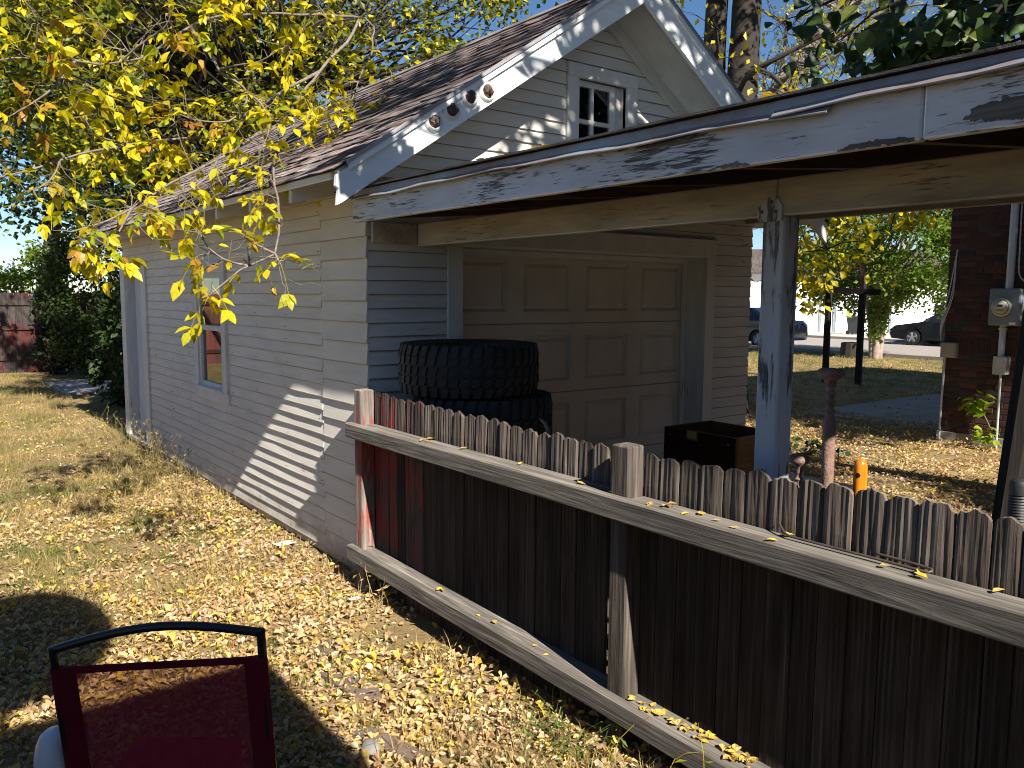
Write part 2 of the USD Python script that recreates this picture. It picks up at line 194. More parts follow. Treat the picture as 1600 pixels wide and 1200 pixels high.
# ground: trodden earth, thatch and green patches
W['ground'] = M('yard_ground', {'g': ('geometry', {}), 'a': ('noise_texture', {'scale': 1.3, 'detail': 8.0, 'roughness': 0.7}), 'b': ('noise_texture', {'scale': 28.0, 'detail': 6.0, 'roughness': 0.7}), 'c': ('noise_texture', {'scale': 0.45, 'detail': 3.0}),
    'r': ('rgb_ramp', {'ramp': [(0.3, (0.10, 0.065, 0.035)), (0.5, (0.22, 0.16, 0.075)), (0.7, (0.33, 0.25, 0.11))]}),
    'r2': ('rgb_ramp', {'ramp': [(0.3, (0.16, 0.11, 0.055)), (0.55, (0.3, 0.22, 0.1)), (0.72, (0.14, 0.14, 0.035))]}), 'rc': ('rgb_ramp', {'ramp': [(0.4, (0, 0, 0)), (0.65, (1, 1, 1))]}),
    'x': ('mix_color', {'blend_type': 'mix'}), 'bu': ('bump', {'strength': 0.9, 'distance': 0.02}), 'p': ('principled_bsdf', {'roughness': 0.95, 'specular_ior_level': 0.15})},
    [('g.position', 'a.vector'), ('g.position', 'b.vector'), ('g.position', 'c.vector'), ('b.fac', 'r.fac'), ('a.fac', 'r2.fac'), ('c.fac', 'rc.fac'), ('rc.color', 'x.fac'), ('r.color', 'x.a'), ('r2.color', 'x.b'), ('x.result', 'p.base_color'), ('b.fac', 'bu.height'), ('bu.normal', 'p.normal')])
# far wall of the brick house beyond the single bricks
W['brick_far'] = M('far_brickwork', {'g': ('geometry', {}), 'm': ('mapping', {'rotation': (math.pi / 2, 0.0, math.pi / 2)}), 'b': ('brick_texture', {'scale': 1.0, 'brick_width': 0.21, 'row_height': 0.07, 'mortar_size': 0.006, 'color1': (0.12, 0.04, 0.03), 'color2': (0.07, 0.035, 0.03), 'mortar': (0.15, 0.11, 0.09)}), 'p': ('principled_bsdf', {'roughness': 0.9})},
    [('g.position', 'm.vector'), ('m.vector', 'b.vector'), ('b.color', 'p.base_color')])

# ------------------------------------------------------------------ geometry helpers
class MB:
    def __init__(s): s.v, s.f, s.n = [], [], 0
    def add(s, v, f):
        s.v.append(np.asarray(v, float)); s.f.append(np.asarray(f, int) + s.n); s.n += len(v); return s
    def tm(s, t): return s.add(t.vertices, t.faces)
    def arr(s): return np.vstack(s.v), np.vstack(s.f)

def quads(q):
    q = np.asarray(q, int); return np.vstack([q[:, [0, 1, 2]], q[:, [0, 2, 3]]])

_BT = None
def cbox(lo, hi, c=0.004):
    """a box with chamfered edges"""
    global _BT
    lo, hi = np.minimum(lo, hi).astype(float), np.maximum(lo, hi).astype(float)
    c = min(c, 0.3 * float((hi - lo).min()))
    s = np.array([[a, b, d] for a in (-1, 1) for b in (-1, 1) for d in (-1, 1)], float)
    mid, half = (lo + hi) / 2, (hi - lo) / 2
    def pts(half, c):
        out = []
        for g in s:
            for k in range(3):
                h = half - c; h[k] = half[k]; out.append(g * h)
        return np.array(out)
    if _BT is None:
        h = trimesh.convex.convex_hull(pts(np.ones(3), 0.1))
        t = pts(np.ones(3), 0.1)
        idx = [int(np.argmin(((t - v) ** 2).sum(1))) for v in h.vertices]
        _BT = np.array(idx)[h.faces]
    return mid + pts(half.copy(), c), _BT

BOXF = quads([[0, 1, 3, 2], [4, 6, 7, 5], [0, 4, 5, 1], [2, 3, 7, 6], [0, 2, 6, 4], [1, 5, 7, 3]])
def tube(pts, rad, sides=6, caps=True):
    p = np.asarray(pts, float); n = len(p); rad = np.broadcast_to(rad, (n,))
    t = np.gradient(p, axis=0); t /= np.linalg.norm(t, axis=1, keepdims=True) + 1e-12
    a = np.cross(t[0], [0, 0, 1.0] if abs(t[0, 2]) < 0.9 else [1.0, 0, 0]); a /= np.linalg.norm(a)
    ring = []; ang = np.arange(sides) * 2 * np.pi / sides
    for i in range(n):
        a = a - t[i] * (a @ t[i]); a /= np.linalg.norm(a) + 1e-12; b = np.cross(t[i], a)
        ring.append(p[i] + rad[i] * (np.cos(ang)[:, None] * a + np.sin(ang)[:, None] * b))
    v = np.vstack(ring); q = [[i * sides + j, i * sides + (j + 1) % sides, (i + 1) * sides + (j + 1) % sides, (i + 1) * sides + j] for i in range(n - 1) for j in range(sides)]
    f = quads(q)
    if caps:
        v = np.vstack([v, p[0], p[-1]]); k = n * sides
        f = np.vstack([f, [[k, (j + 1) % sides, j] for j in range(sides)], [[k + 1, (n - 1) * sides + j, (n - 1) * sides + (j + 1) % sides] for j in range(sides)]])
    return v, f

def lathe(profile, n=24, center=(0, 0, 0), axis='z'):
    """profile: (radius, height) pairs"""
    pr = np.asarray(profile, float); ang = np.arange(n) * 2 * np.pi / n
    v = np.concatenate([np.stack([r * np.cos(ang), r * np.sin(ang), np.full(n, h)], 1) for r, h in pr])
    q = [[i * n + j, i * n + (j + 1) % n, (i + 1) * n + (j + 1) % n, (i + 1) * n + j] for i in range(len(pr) - 1) for j in range(n)]
    f = quads(q)
    if axis == 'x': v = v[:, [2, 0, 1]]
    if axis == 'y': v = v[:, [1, 2, 0]]
    return v + np.asarray(center, float), f

def prism(poly, d0, d1, frame):
    """poly extruded from d0 to d1; frame(u, v, d) -> xyz columns"""
    t = trimesh.creation.extrude_polygon(poly, d1 - d0, engine='earcut')
    u = np.array(t.vertices); return np.stack(frame(u[:, 0], u[:, 1], u[:, 2] + d0), 1), np.array(t.faces)

def hull(pts):
    h = trimesh.convex.convex_hull(np.asarray(pts, float)); return np.array(h.vertices), np.array(h.faces)

def smooth_path(pts, k=4, tame=False):
    from scipy.interpolate import CubicSpline, PchipInterpolator
    p = np.asarray(pts, float)
    if len(p) < 3: return np.array([p[0] + (p[-1] - p[0]) * t for t in np.linspace(0, 1, k + 1)])
    s = np.r_[0, np.cumsum(np.linalg.norm(np.diff(p, axis=0), axis=1))]
    return (PchipInterpolator if tame else CubicSpline)(s, p)(np.linspace(0, s[-1], k * (len(p) - 1) + 1))

used = {}
def path(parent, name):
    base = str(parent.GetPath()) if parent is not None else '/World'
    k = used.get((base, name), -1) + 1; used[(base, name)] = k
    return base + '/' + (name if k == 0 else '%s_%03d' % (name, k))

ORG = {}
def origin(prim):
    while prim and str(prim.GetPath()) not in ('/World', '/'):
        if str(prim.GetPath()) in ORG: return ORG[str(prim.GetPath())]
        prim = prim.GetParent()
    return np.zeros(3)

def tagp(p, label=None, cat=None, group=None, kind=None):
    for k, v in (('label', label), ('category', cat), ('group', group), ('kind', kind)):
        if v: p.SetCustomDataByKey(k, v)
    return p

def thing(name, label, cat, loc=(0, 0, 0), rz=0.0, group=None, kind=None, local=False):
    x = UsdGeom.Xform.Define(stage, path(None, name)); x.AddTranslateOp().Set(Gf.Vec3d(*map(float, loc)))
    if rz: x.AddRotateZOp().Set(math.degrees(rz))
    ORG[str(x.GetPath())] = np.zeros(3) if local else np.asarray(loc, float)
    return tagp(x.GetPrim(), label, cat, group, kind)

def obj(name, mesh, mt, parent=None, smooth=False, label=None, cat=None, group=None, kind=None):
    """one Mesh prim under parent (world coordinates in; the thing's own place is taken off), or under /World"""
    v, f = mesh.arr() if isinstance(mesh, MB) else mesh
    if parent is not None: v = v - origin(parent)
    p = usdkit.mesh(stage, path(parent, name), (v, f), W[mt] if isinstance(mt, str) else mt, smooth=smooth)
    return tagp(p.GetPrim(), label, cat, group, kind)

def copy(src, loc, rz=0.0, label=None, group=None, name=None):
    was = src.GetCustomData(); base = name or src.GetName()
    x = UsdGeom.Xform.Define(stage, path(None, base)); p = x.GetPrim()
    p.GetReferences().AddInternalReference(src.GetPath())
    p.CreateAttribute('xformOp:translate', Sdf.ValueTypeNames.Double3).Set(Gf.Vec3d(*map(float, loc)))
    p.CreateAttribute('xformOp:rotateZ', Sdf.ValueTypeNames.Float).Set(math.degrees(rz))
    p.CreateAttribute('xformOpOrder', Sdf.ValueTypeNames.TokenArray).Set(['xformOp:translate', 'xformOp:rotateZ'])
    p.SetInstanceable(True)
    return tagp(p, label or was['label'], was['category'], group or was.get('group'))

rng = np.random.default_rng(7)

# ================================================================== SETTING
def gz(x, y):
    p = np.stack([np.asarray(x, float), np.asarray(y, float), np.zeros_like(np.asarray(x, float))], -1)
    near = np.clip((7.5 - np.abs(p[..., 0] + 1)) / 2, 0, 1) * np.clip((16 - p[..., 1]) / 3, 0, 1)
    return near * (0.05 * (meshkit.fbm(p * 1.1, 4, 3) - 0.5) + 0.02 * (meshkit.fbm(p * 5.0, 3, 5) - 0.5)) * np.where(p[..., 0] > -0.02, 0.4, 1.0) - 0.01 * near
gx = np.unique(np.r_[-400, -200, -100, -60, -40, -25, -16, -12, np.arange(-9, 9.01, 0.1), np.arange(9.5, 40, 2.0), 50, 70, 120, 250, 400])
gy = np.unique(np.r_[-400, -200, -100, -50, -25, -12, np.arange(-8, 17.01, 0.1), np.arange(18, 40, 2.0), 50, 80, 150, 250, 400])
GX, GY = np.meshgrid(gx, gy, indexing='ij')
gv = np.stack([GX.ravel(), GY.ravel(), gz(GX, GY).ravel()], 1)
I, J = np.meshgrid(np.arange(len(gx) - 1), np.arange(len(gy) - 1), indexing='ij'); nn = len(gy)
gf = quads(np.stack([I * nn + J, (I + 1) * nn + J, (I + 1) * nn + J + 1, I * nn + J + 1], -1).reshape(-1, 4))
obj('ground', (gv, gf), 'ground', smooth=True, kind='structure', label='leaf-strewn dry yard ground', cat='ground')

def sheet(name, x0, x1, y0, y1, z, mt, label, cat, th=None):
    return obj(name, cbox((x0, y0, z - (th or 0.05)), (x1, y1, z)), mt, kind='structure', label=label, cat=cat)
sheet('road', 22.0, 30.6, -60, 120, 0.006, 'asphalt', 'pale sunlit street crossing behind the yard tree', 'road', 0.03)
for k, (xa, xb) in enumerate(((21.85, 22.0), (30.6, 30.75))):
    sheet('kerb', xa, xb, -60, 120, 0.11, 'concrete', ['near kerb of the street by the yard tree', 'far kerb of the street under the dark sedan'][k], 'kerb', 0.12)
sheet('driveway', 30.75, 40.0, 11.2, 40.0, 0.012, 'pale_drive', 'pale driveway in front of the white garages', 'driveway', 0.05)
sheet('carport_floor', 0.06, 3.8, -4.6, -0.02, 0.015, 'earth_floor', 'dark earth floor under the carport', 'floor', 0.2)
sheet('path', 9.0, 13.2, 0.75, 2.9, 0.012, 'concrete', 'grey concrete path in the shade of the brick house', 'path', 0.1)
sheet('concrete_pad', 0.1, 1.3, 11.6, 14.0, 0.03, 'concrete', 'grey pad in front of the shrubs beyond the garage', 'pad', 0.15)

# ================================================================== GARAGE
GW, GD = 3.74, 6.32                      # width (x) and depth (y)
RS = 0.667; RX = 1.87; RZ = 3.985        # roof slope, ridge x and z
def roof_z(x): return RZ - RS * abs(x - RX)
garage = thing('garage', 'white clapboard garage with gabled shingle roof and panelled overhead door', 'garage')
# walls behind the boards
DO = (5.41, 6.19, 0.08, 2.0)             # side door opening y0 y1 z0 z1
WO = (2.685, 3.36, 0.925, 1.975)            # side window opening
def wall_boxes(mb, ax, spans, t0, t1):
    for a0, a1, z0, z1 in spans:
        lo, hi = ((t0, a0, z0), (t1, a1, z1)) if ax == 'y' else ((a0, t0, z0), (a1, t1, z1))
        mb.add(*cbox(lo, hi, 0.001))
WT = 2.5
mb = MB(); wall_boxes(mb, 'y', [(0, WO[0], 0.0, WT), (WO[1], DO[0], 0, WT), (DO[1], GD, 0, WT), (WO[0], WO[1], 0, WO[2]), (WO[0], WO[1], WO[3], WT), (DO[0], DO[1], DO[3], WT), (DO[0], DO[1], 0, DO[2])], 0.0, 0.1)
side_wall = obj('side_wall', mb, 'siding', garage)
OP = (0.685, 3.12, 0.0, 2.117)           # overhead door opening x0 x1 z0 z1
GWN = (1.68, 2.166, 2.62, 3.335)         # gable window opening
mb = MB(); wall_boxes(mb, 'x', [(0.1, OP[0], 0, WT), (OP[1], GW, 0, WT), (OP[0], OP[1], OP[3], WT)], 0.0, 0.1)
gp = Polygon([(-0.05, WT), (GW + 0.05, WT), (RX, roof_z(RX) - 0.13)]).difference(sbox(GWN[0], GWN[2], GWN[1], GWN[3]))
mb.add(*prism(gp, 0.0, 0.1, lambda u, v, d: (u, d, v)))
front_wall = obj('front_wall', mb, 'siding_x', garage)
mb = MB(); wall_boxes(mb, 'x', [(0.1, GW - 0.1, 0, WT)], GD - 0.1, GD); wall_boxes(mb, 'y', [(0, GD, 0, WT)], GW - 0.1, GW)
mb.add(*prism(Polygon([(-0.05, WT), (GW + 0.05, WT), (RX, roof_z(RX) - 0.13)]), GD - 0.1, GD, lambda u, v, d: (u, d, v)))
obj('rear_walls', mb, 'siding', garage)
obj('foundation', MB().add(*cbox((0.01, 0.01, -0.2), (GW - 0.01, GD - 0.01, 0.045))), 'concrete', garage)

SEAM = {'y': MB(), 'x': MB()}
def clap(a0b, a0t, a1b, a1t, z0, h, axis, thick=0.016, top=0.004, wob=0.0015):
    """one bevelled lap board: a along the wall, out of the wall by thick at its lower edge"""
    n = max(2, int(abs(a1b - a0b) / 0.5) + 2); out = []
    for i in range(n):
        t = i / (n - 1); ab = a0b + (a1b - a0b) * t; at = a0t + (a1t - a0t) * t; w = rng.normal(0, wob, 3)
        for (o, z, a) in ((0.0, z0 + w[2], ab), (thick + w[0], z0 + w[2], ab), (thick - 0.001 + w[0], z0 + 0.004 + w[2], ab), (top + w[0] * 0.4, z0 + h + 0.004, at), (0.0, z0 + h + 0.004, at)):
            out.append((-o, a, z) if axis == 'y' else (a, -o, z))
    v = np.array(out); f = quads([[i * 5 + j, i * 5 + (j + 1) % 5, (i + 1) * 5 + (j + 1) % 5, (i + 1) * 5 + j] for i in range(n - 1) for j in range(5)])
    e = (n - 1) * 5; sm = []
    for i in range(n):                     # the worn lower edge of the board
        p_ = v[i * 5 + 1]; o = np.array([-0.0007, 0, 0]) if axis == 'y' else np.array([0, -0.0007, 0]); hh = 0.0036 + 0.0012 * math.sin(i * 2.1 + z0 * 40)
        sm += [p_ + o - [0, 0, 0.0012], p_ + o + [0, 0, hh], p_ - o * 3 + [0, 0, hh], p_ - o * 3 - [0, 0, 0.0012]]
    SEAM[axis].add(np.array(sm), quads([[i * 4 + j, i * 4 + (j + 1) % 4, (i + 1) * 4 + (j + 1) % 4, (i + 1) * 4 + j] for i in range(n - 1) for j in range(4)]))
    return v, np.vstack([f, [[0, 2, 1], [0, 3, 2], [0, 4, 3], [e, e + 1, e + 2], [e, e + 2, e + 3], [e, e + 3, e + 4]]])

# side wall boards: narrow courses beyond y = 0.637, wide ones up to the corner
EX = 0.0868
TRIM_Y = [(WO[0] - 0.165, WO[1] + 0.12, WO[2] - 0.1, WO[3] + 0.1), (DO[0] - 0.2, DO[1] + 0.21, -1, DO[3] + 0.125)]
z = 0.055; k = 0
while z < 2.44:
    spans = [(0.637 + rng.uniform(-0.004, 0.004), GD + 0.01)]
    for (a, b, c, d) in TRIM_Y:
        if c < z + EX * 0.6 and z + EX * 0.4 < d:
            spans = [q for s in spans for q in ([(s[0], a), (b, s[1])] if s[0] < a < s[1] else [(b, s[1])] if a <= s[0] < b else [s]) if q[1] - q[0] > 0.03]
    for s in spans:
        cuts = [s[0]] + ([s[0] + (s[1] - s[0]) * rng.uniform(0.25, 0.75)] if s[1] - s[0] > 1.7 and rng.random() < 0.75 else []) + [s[1]]
        for ca, cb_ in zip(cuts[:-1], cuts[1:]): obj('siding_board', clap(ca + 0.0012, ca + 0.0012, cb_ - 0.0012, cb_ - 0.0012, z + rng.normal(0, 0.0012), EX, 'y'), 'siding', side_wall)
    z += EX
z = 0.05
while z < 2.42:
    h = 0.131 + rng.uniform(-0.003, 0.003)
    obj('siding_board', clap(-0.014, -0.014, 0.634, 0.634, z, h, 'y', 0.017, 0.006), 'siding', side_wall); z += h
# front wall boards
z = 0.055
while z < RZ - 0.2:
    xl = RX - (RZ - 0.12 - z) / RS; xlt = RX - (RZ - 0.12 - z - EX) / RS
    a0b, a0t = max(0.0, xl), max(0.0, xlt); a1b, a1t = min(GW, 2 * RX - xl), min(GW, 2 * RX - xlt)
    zm = z + EX / 2
    if zm < OP[3] + 0.12: segs = [(a0b, a0t, 0.567, 0.567), (3.236, 3.236, a1b, a1t)]
    elif GWN[2] - 0.1 < zm < GWN[3] + 0.095: segs = [(a0b, a0t, GWN[0] - 0.113, GWN[0] - 0.113), (GWN[1] + 0.103, GWN[1] + 0.103, a1b, a1t)]
    else: segs = [(a0b, a0t, a1b, a1t)]
    for s in segs:
        if s[2] - s[0] > 0.03: obj('siding_board', clap(*s, z, EX, 'x'), 'siding_x', front_wall)
    z += EX
mb = MB()
for _ in range(260):                      # nail heads and small knots in the boards
    yy = 0.05 + 0.61 * rng.integers(0, 10) + rng.normal(0, 0.03); kk = rng.integers(0, 27); zz = 0.055 + EX * kk + 0.022
    if yy > 0.66 and not any(a_ - 0.01 < yy < b_ + 0.01 and c_ < zz < d_ for a_, b_, c_, d_ in TRIM_Y): mb.add(*cbox((-0.0165, yy, zz), (-0.0105, yy + rng.uniform(0.003, 0.007), zz + 0.005), 0.001))
obj('nail_heads', mb, 'rust', side_wall, kind='stuff')
obj('worn_lap_edges', SEAM['y'], 'lap_edge', side_wall, kind='stuff'); obj('worn_lap_edges', SEAM['x'], 'lap_gap', front_wall, kind='stuff')
# side door with its casing
sd = obj('side_door', MB().add(*cbox((0.085, DO[0] + 0.005, DO[2] + 0.012), (0.125, DO[1] - 0.005, DO[3] - 0.005))).add(*cbox((0.078, DO[0] + 0.25, DO[2] + 0.012), (0.086, DO[0] + 0.256, DO[3] - 0.01), 0.001)), 'slab_white', garage, label='white side door set deep in its casing')
obj('door_handle', lathe([(0.0, -0.065), (0.022, -0.063), (0.028, -0.045), (0.015, -0.025), (0.012, 0.0)], 12, (0.085, DO[0] + 0.07, 1.0), 'x'), 'iron', sd)
for lo, hi in (((-0.034, DO[0] - 0.197, 0.06), (0.001, DO[0], DO[3])), ((-0.034, DO[1], 0.06), (0.001, DO[1] + 0.207, DO[3])), ((-0.036, DO[0] - 0.2, DO[3]), (0.001, DO[1] + 0.21, DO[3] + 0.122))):
    obj('door_casing', cbox(lo, hi), 'trim', garage)
mb = MB()
for lo, hi in (((0.001, DO[0] - 0.004, DO[2]), (0.13, DO[0] + 0.012, DO[3])), ((0.001, DO[1] - 0.012, DO[2]), (0.13, DO[1] + 0.004, DO[3])), ((0.001, DO[0] + 0.012, DO[3] - 0.014), (0.13, DO[1] - 0.012, DO[3] + 0.002))): mb.add(*cbox(lo, hi, 0.002))
obj('door_jamb', mb, 'slab_white', garage)
obj('door_sill', cbox((-0.05, DO[0] - 0.1, 0.03), (0.1, DO[1] + 0.1, 0.075)), 'concrete', garage)
# side window
sq = 0.042
wn = obj('window', MB().add(*cbox((-0.014, WO[0] + 0.001, WO[2]), (0.03, WO[0] + sq, WO[3]))).add(*cbox((-0.014, WO[1] - sq, WO[2]), (0.03, WO[1] - 0.001, WO[3]))).add(*cbox((-0.012, WO[0] + sq, WO[2]), (0.032, WO[1] - sq, WO[2] + 0.06))).add(*cbox((-0.012, WO[0] + sq, WO[3] - 0.05), (0.032, WO[1] - sq, WO[3]))).add(*cbox((-0.018, WO[0] + sq, 1.46), (0.035, WO[1] - sq, 1.505))), 'trim', garage)
for z0, z1, xx in ((WO[2] + 0.055, 1.465, 0.012), (1.5, WO[3] - 0.045, -0.002)): obj('pane', cbox((xx, WO[0] + sq - 0.005, z0), (xx + 0.004, WO[1] - sq + 0.005, z1), 0.0005), 'pane', wn)
for lo, hi in (((-0.034, WO[0] - 0.16, WO[2] - 0.098), (0.03, WO[1] + 0.115, WO[2])), ((-0.03, WO[0] - 0.115, WO[2]), (0.03, WO[0], WO[3])), ((-0.03, WO[1], WO[2]), (0.03, WO[1] + 0.115, WO[3])), ((-0.034, WO[0] - 0.13, WO[3]), (0.03, WO[1] + 0.12, WO[3] + 0.097))):
    obj('window_casing', cbox(lo, hi), 'trim', garage)
obj('window_sill', cbox((-0.05, WO[0] - 0.02, WO[2] - 0.004), (0.031, WO[1] + 0.02, WO[2] + 0.016)), 'trim', wn)
# overhead door: four rows of four raised panels, each section a part
DY = 0.2; rows = [0.02, 0.545, 1.06, 1.585, 2.135]; dw = (OP[1] - OP[0]) / 4
od = obj('overhead_door', cbox((OP[0] - 0.1, DY + 0.036, 0.0), (OP[1] + 0.1, DY + 0.05, 2.2), 0.002), 'door_white', garage)
for r in range(4):
    z0, z1 = rows[r] + 0.003, rows[r + 1] - 0.003
    fr = sbox(OP[0] - 0.08, z0, OP[1] + 0.08, z1); holes = []
    for c in range(4):
        x0 = OP[0] + c * dw + (0.075 if c else 0.04); x1 = OP[0] + (c + 1) * dw - (0.075 if c < 3 else 0.06)
        hx = sbox(x0, z0 + 0.085, x1, z1 - 0.085); fr = fr.difference(hx); holes.append((x0, x1, z0 + 0.085, z1 - 0.085))
    sec = obj('door_section', prism(fr, DY, DY + 0.03, lambda u, v, d: (u, d, v)), 'door_white', od)
    for x0, x1, a, b in holes:
        q = []
        for ins, d in ((0.0, 0.002), (0.022, 0.022), (0.026, 0.022), (0.05, 0.009)):
            q += [(x0 + ins, DY + d, a + ins), (x1 - ins, DY + d, a + ins), (x1 - ins, DY + d, b - ins), (x0 + ins, DY + d, b - ins)]
        f = quads([[k * 4 + j, k * 4 + (j + 1) % 4, (k + 1) * 4 + (j + 1) % 4, (k + 1) * 4 + j] for k in range(3) for j in range(4)] + [[12, 13, 14, 15]])
        obj('door_panel', (np.array(q), f), 'door_white', od)
mb = MB()
for lo, hi in (((OP[0] - 0.015, 0.002, 0), (OP[0] + 0.003, DY + 0.1, OP[3])), ((OP[1] - 0.003, 0.002, 0), (OP[1] + 0.015, DY + 0.1, OP[3])), ((OP[0], 0.002, OP[3] - 0.003), (OP[1], DY + 0.1, OP[3] + 0.015))): mb.add(*cbox(lo, hi, 0.002))
for lo, hi in (((OP[1] - 0.05, DY - 0.03, 0), (OP[1] - 0.004, DY - 0.002, OP[3] - 0.01)), ((OP[0] + 0.004, DY - 0.03, OP[3] - 0.045), (OP[1] - 0.052, DY - 0.002, OP[3] - 0.006))): mb.add(*cbox(lo, hi, 0.003))
obj('door_frame', mb, 'trim', garage)
for lo, hi in (((0.57, -0.03, 0.02), (OP[0], 0.001, OP[3])), ((OP[1], -0.03, 0.02), (3.234, 0.001, OP[3])), ((0.565, -0.033, OP[3]), (3.236, 0.001, OP[3] + 0.122)), ((0.55, -0.05, OP[3] + 0.122), (3.25, 0.001, OP[3] + 0.145))):
    obj('door_casing', cbox(lo, hi), 'trim', garage)
# gable window with four lights
gw = obj('gable_window', MB().add(*cbox((GWN[0], 0.03, GWN[2]), (GWN[0] + 0.03, 0.06, GWN[3]))).add(*cbox((GWN[1] - 0.13, 0.03, GWN[2]), (GWN[1] - 0.075, 0.06, GWN[3]))).add(*cbox((GWN[0] + 0.03, 0.03, GWN[3] - 0.04), (GWN[1] - 0.13, 0.06, GWN[3]))).add(*cbox((1.845, 0.026, GWN[2]), (1.872, 0.058, GWN[3] - 0.04))).add(*cbox((GWN[0] + 0.03, 0.028, 3.035), (GWN[1] - 0.13, 0.056, 3.065))), 'trim', garage)
for xa, xb in ((GWN[0] + 0.02, 1.85), (1.868, GWN[1] - 0.12)):
    for za, zb in ((GWN[2], 3.04), (3.06, GWN[3] - 0.03)): obj('pane', cbox((xa, 0.044, za), (xb, 0.048, zb), 0.0005), 'pane', gw)
obj('window_jamb', MB().add(*cbox((GWN[1] - 0.07, 0.05, GWN[2]), (GWN[1] - 0.002, 0.075, GWN[3] - 0.002))).add(*cbox((GWN[1] - 0.075, 0.04, GWN[2]), (GWN[1] - 0.069, 0.078, GWN[3] - 0.05), 0.001)), 'soffit', gw)
for lo, hi in (((GWN[0] - 0.11, -0.03, GWN[2] - 0.1), (GWN[0], 0.03, GWN[3])), ((GWN[1], -0.03, GWN[2] - 0.1), (GWN[1] + 0.1, 0.03, GWN[3])), ((GWN[0] - 0.11, -0.032, GWN[3]), (GWN[1] + 0.1, 0.03, GWN[3] + 0.095))):
    obj('window_casing', cbox(lo, hi), 'trim', garage)
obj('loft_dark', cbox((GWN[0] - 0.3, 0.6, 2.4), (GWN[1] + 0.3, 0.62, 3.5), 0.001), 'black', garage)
# roof: deck, rafter tails, shingles
RY0, RY1 = -0.44, 6.75; EXO = 0.41
cs = math.cos(math.atan(RS)); sn = RS * cs
def roof_pt(s, y, h, side=-1):
    """s metres down the slope from the ridge, h metres above the deck"""
    return np.array([RX + side * (s * cs) + side * sn * h, y, RZ - 0.02 - s * sn + cs * h])
SL = (RX + EXO) / cs
def slab(s0, s1, y0, y1, h0, h1, side=-1):
    v = np.array([roof_pt(s, y, h, side) for s in (s0, s1) for y in (y0, y1) for h in (h0, h1)]); return v, BOXF
roof = obj('roof', MB().add(*slab(0, SL - 0.012, RY0, RY1, -0.035, -0.004)).add(*slab(0, SL - 0.012, RY0, RY1, -0.035, -0.004, 1)), 'soffit', garage)
E2 = 0.132; nrow = int(SL / E2); rest = MB(); count = 0
tw = 0.31
for r in range(nrow + 1):
    s1 = SL + 0.02 - r * E2; s0 = max(s1 - E2 - 0.05, 0.0)
    y = RY0 - 0.03 - (r % 2) * tw / 2 - rng.uniform(0, 0.08)
    while y < RY1 + 0.03:
        w = tw + rng.uniform(-0.015, 0.015); ya, yb = max(y, RY0 - 0.035), min(y + w - 0.006, RY1 + 0.03)
        if yb - ya > 0.03:
            cu = rng.uniform(0.006, 0.016); e1 = s1 + rng.uniform(-0.008, 0.008)
            v = []
            for yy, c2 in ((ya, cu + rng.uniform(-0.002, 0.005)), ((ya + yb) / 2, cu * 0.75), (yb, cu + rng.uniform(-0.002, 0.005))):
                v += [roof_pt(s0, yy, 0.002), roof_pt(e1, yy, c2), roof_pt(e1, yy, c2 + 0.006), roof_pt(s0, yy, 0.008)]
            f = quads([[i * 4 + j, i * 4 + (j + 1) % 4, (i + 1) * 4 + (j + 1) % 4, (i + 1) * 4 + j] for i in range(2) for j in range(4)] + [[0, 3, 2, 1], [8, 9, 10, 11]])
            if ya < 3.6 and count < 290:
                obj('shingle', (np.array(v), f), 'shingle_red' if rng.random() < 0.3 else 'shingle', roof); count += 1
            else: rest.add(v, f)
        y += w
obj('far_shingles', rest, 'shingle', roof, kind='stuff')
mb = MB()
for r in range(nrow + 1):
    s1 = SL + 0.02 - r * E2; v, f = slab(max(s1 - E2 - 0.04, 0), s1, RY0 - 0.03, RY1 + 0.03, 0.002, 0.008 + 0.008 * (r % 2), 1); mb.add(v, f)
obj('right_slope_shingles', mb, 'shingle', roof, kind='stuff')
obj('ridge_cap', MB().add(*slab(0, 0.13, RY0 - 0.03, RY1 + 0.03, 0.012, 0.022)).add(*slab(0, 0.13, RY0 - 0.03, RY1 + 0.03, 0.012, 0.022, 1)), 'shingle', roof)
obj('eave_board', MB().add(*cbox((-EXO - 0.004, -0.4, roof_z(-EXO) - 0.062), (-EXO + 0.016, RY1, roof_z(-EXO) - 0.022))), 'siding', garage)
for yy in (0.19, 0.87, 1.56, 2.22, 2.88, 3.48, 4.08, 4.74, 5.4, 6.05):
    pl = Polygon([(-EXO + 0.02, roof_z(-EXO + 0.02) - 0.055), (-EXO + 0.02, roof_z(-EXO + 0.02) - 0.15), (0.02, 2.42), (0.02, roof_z(0.02) - 0.06)])
    obj('rafter_tail', prism(pl, yy, yy + 0.042, lambda u, v, d: (u, d, v)), 'siding', garage)
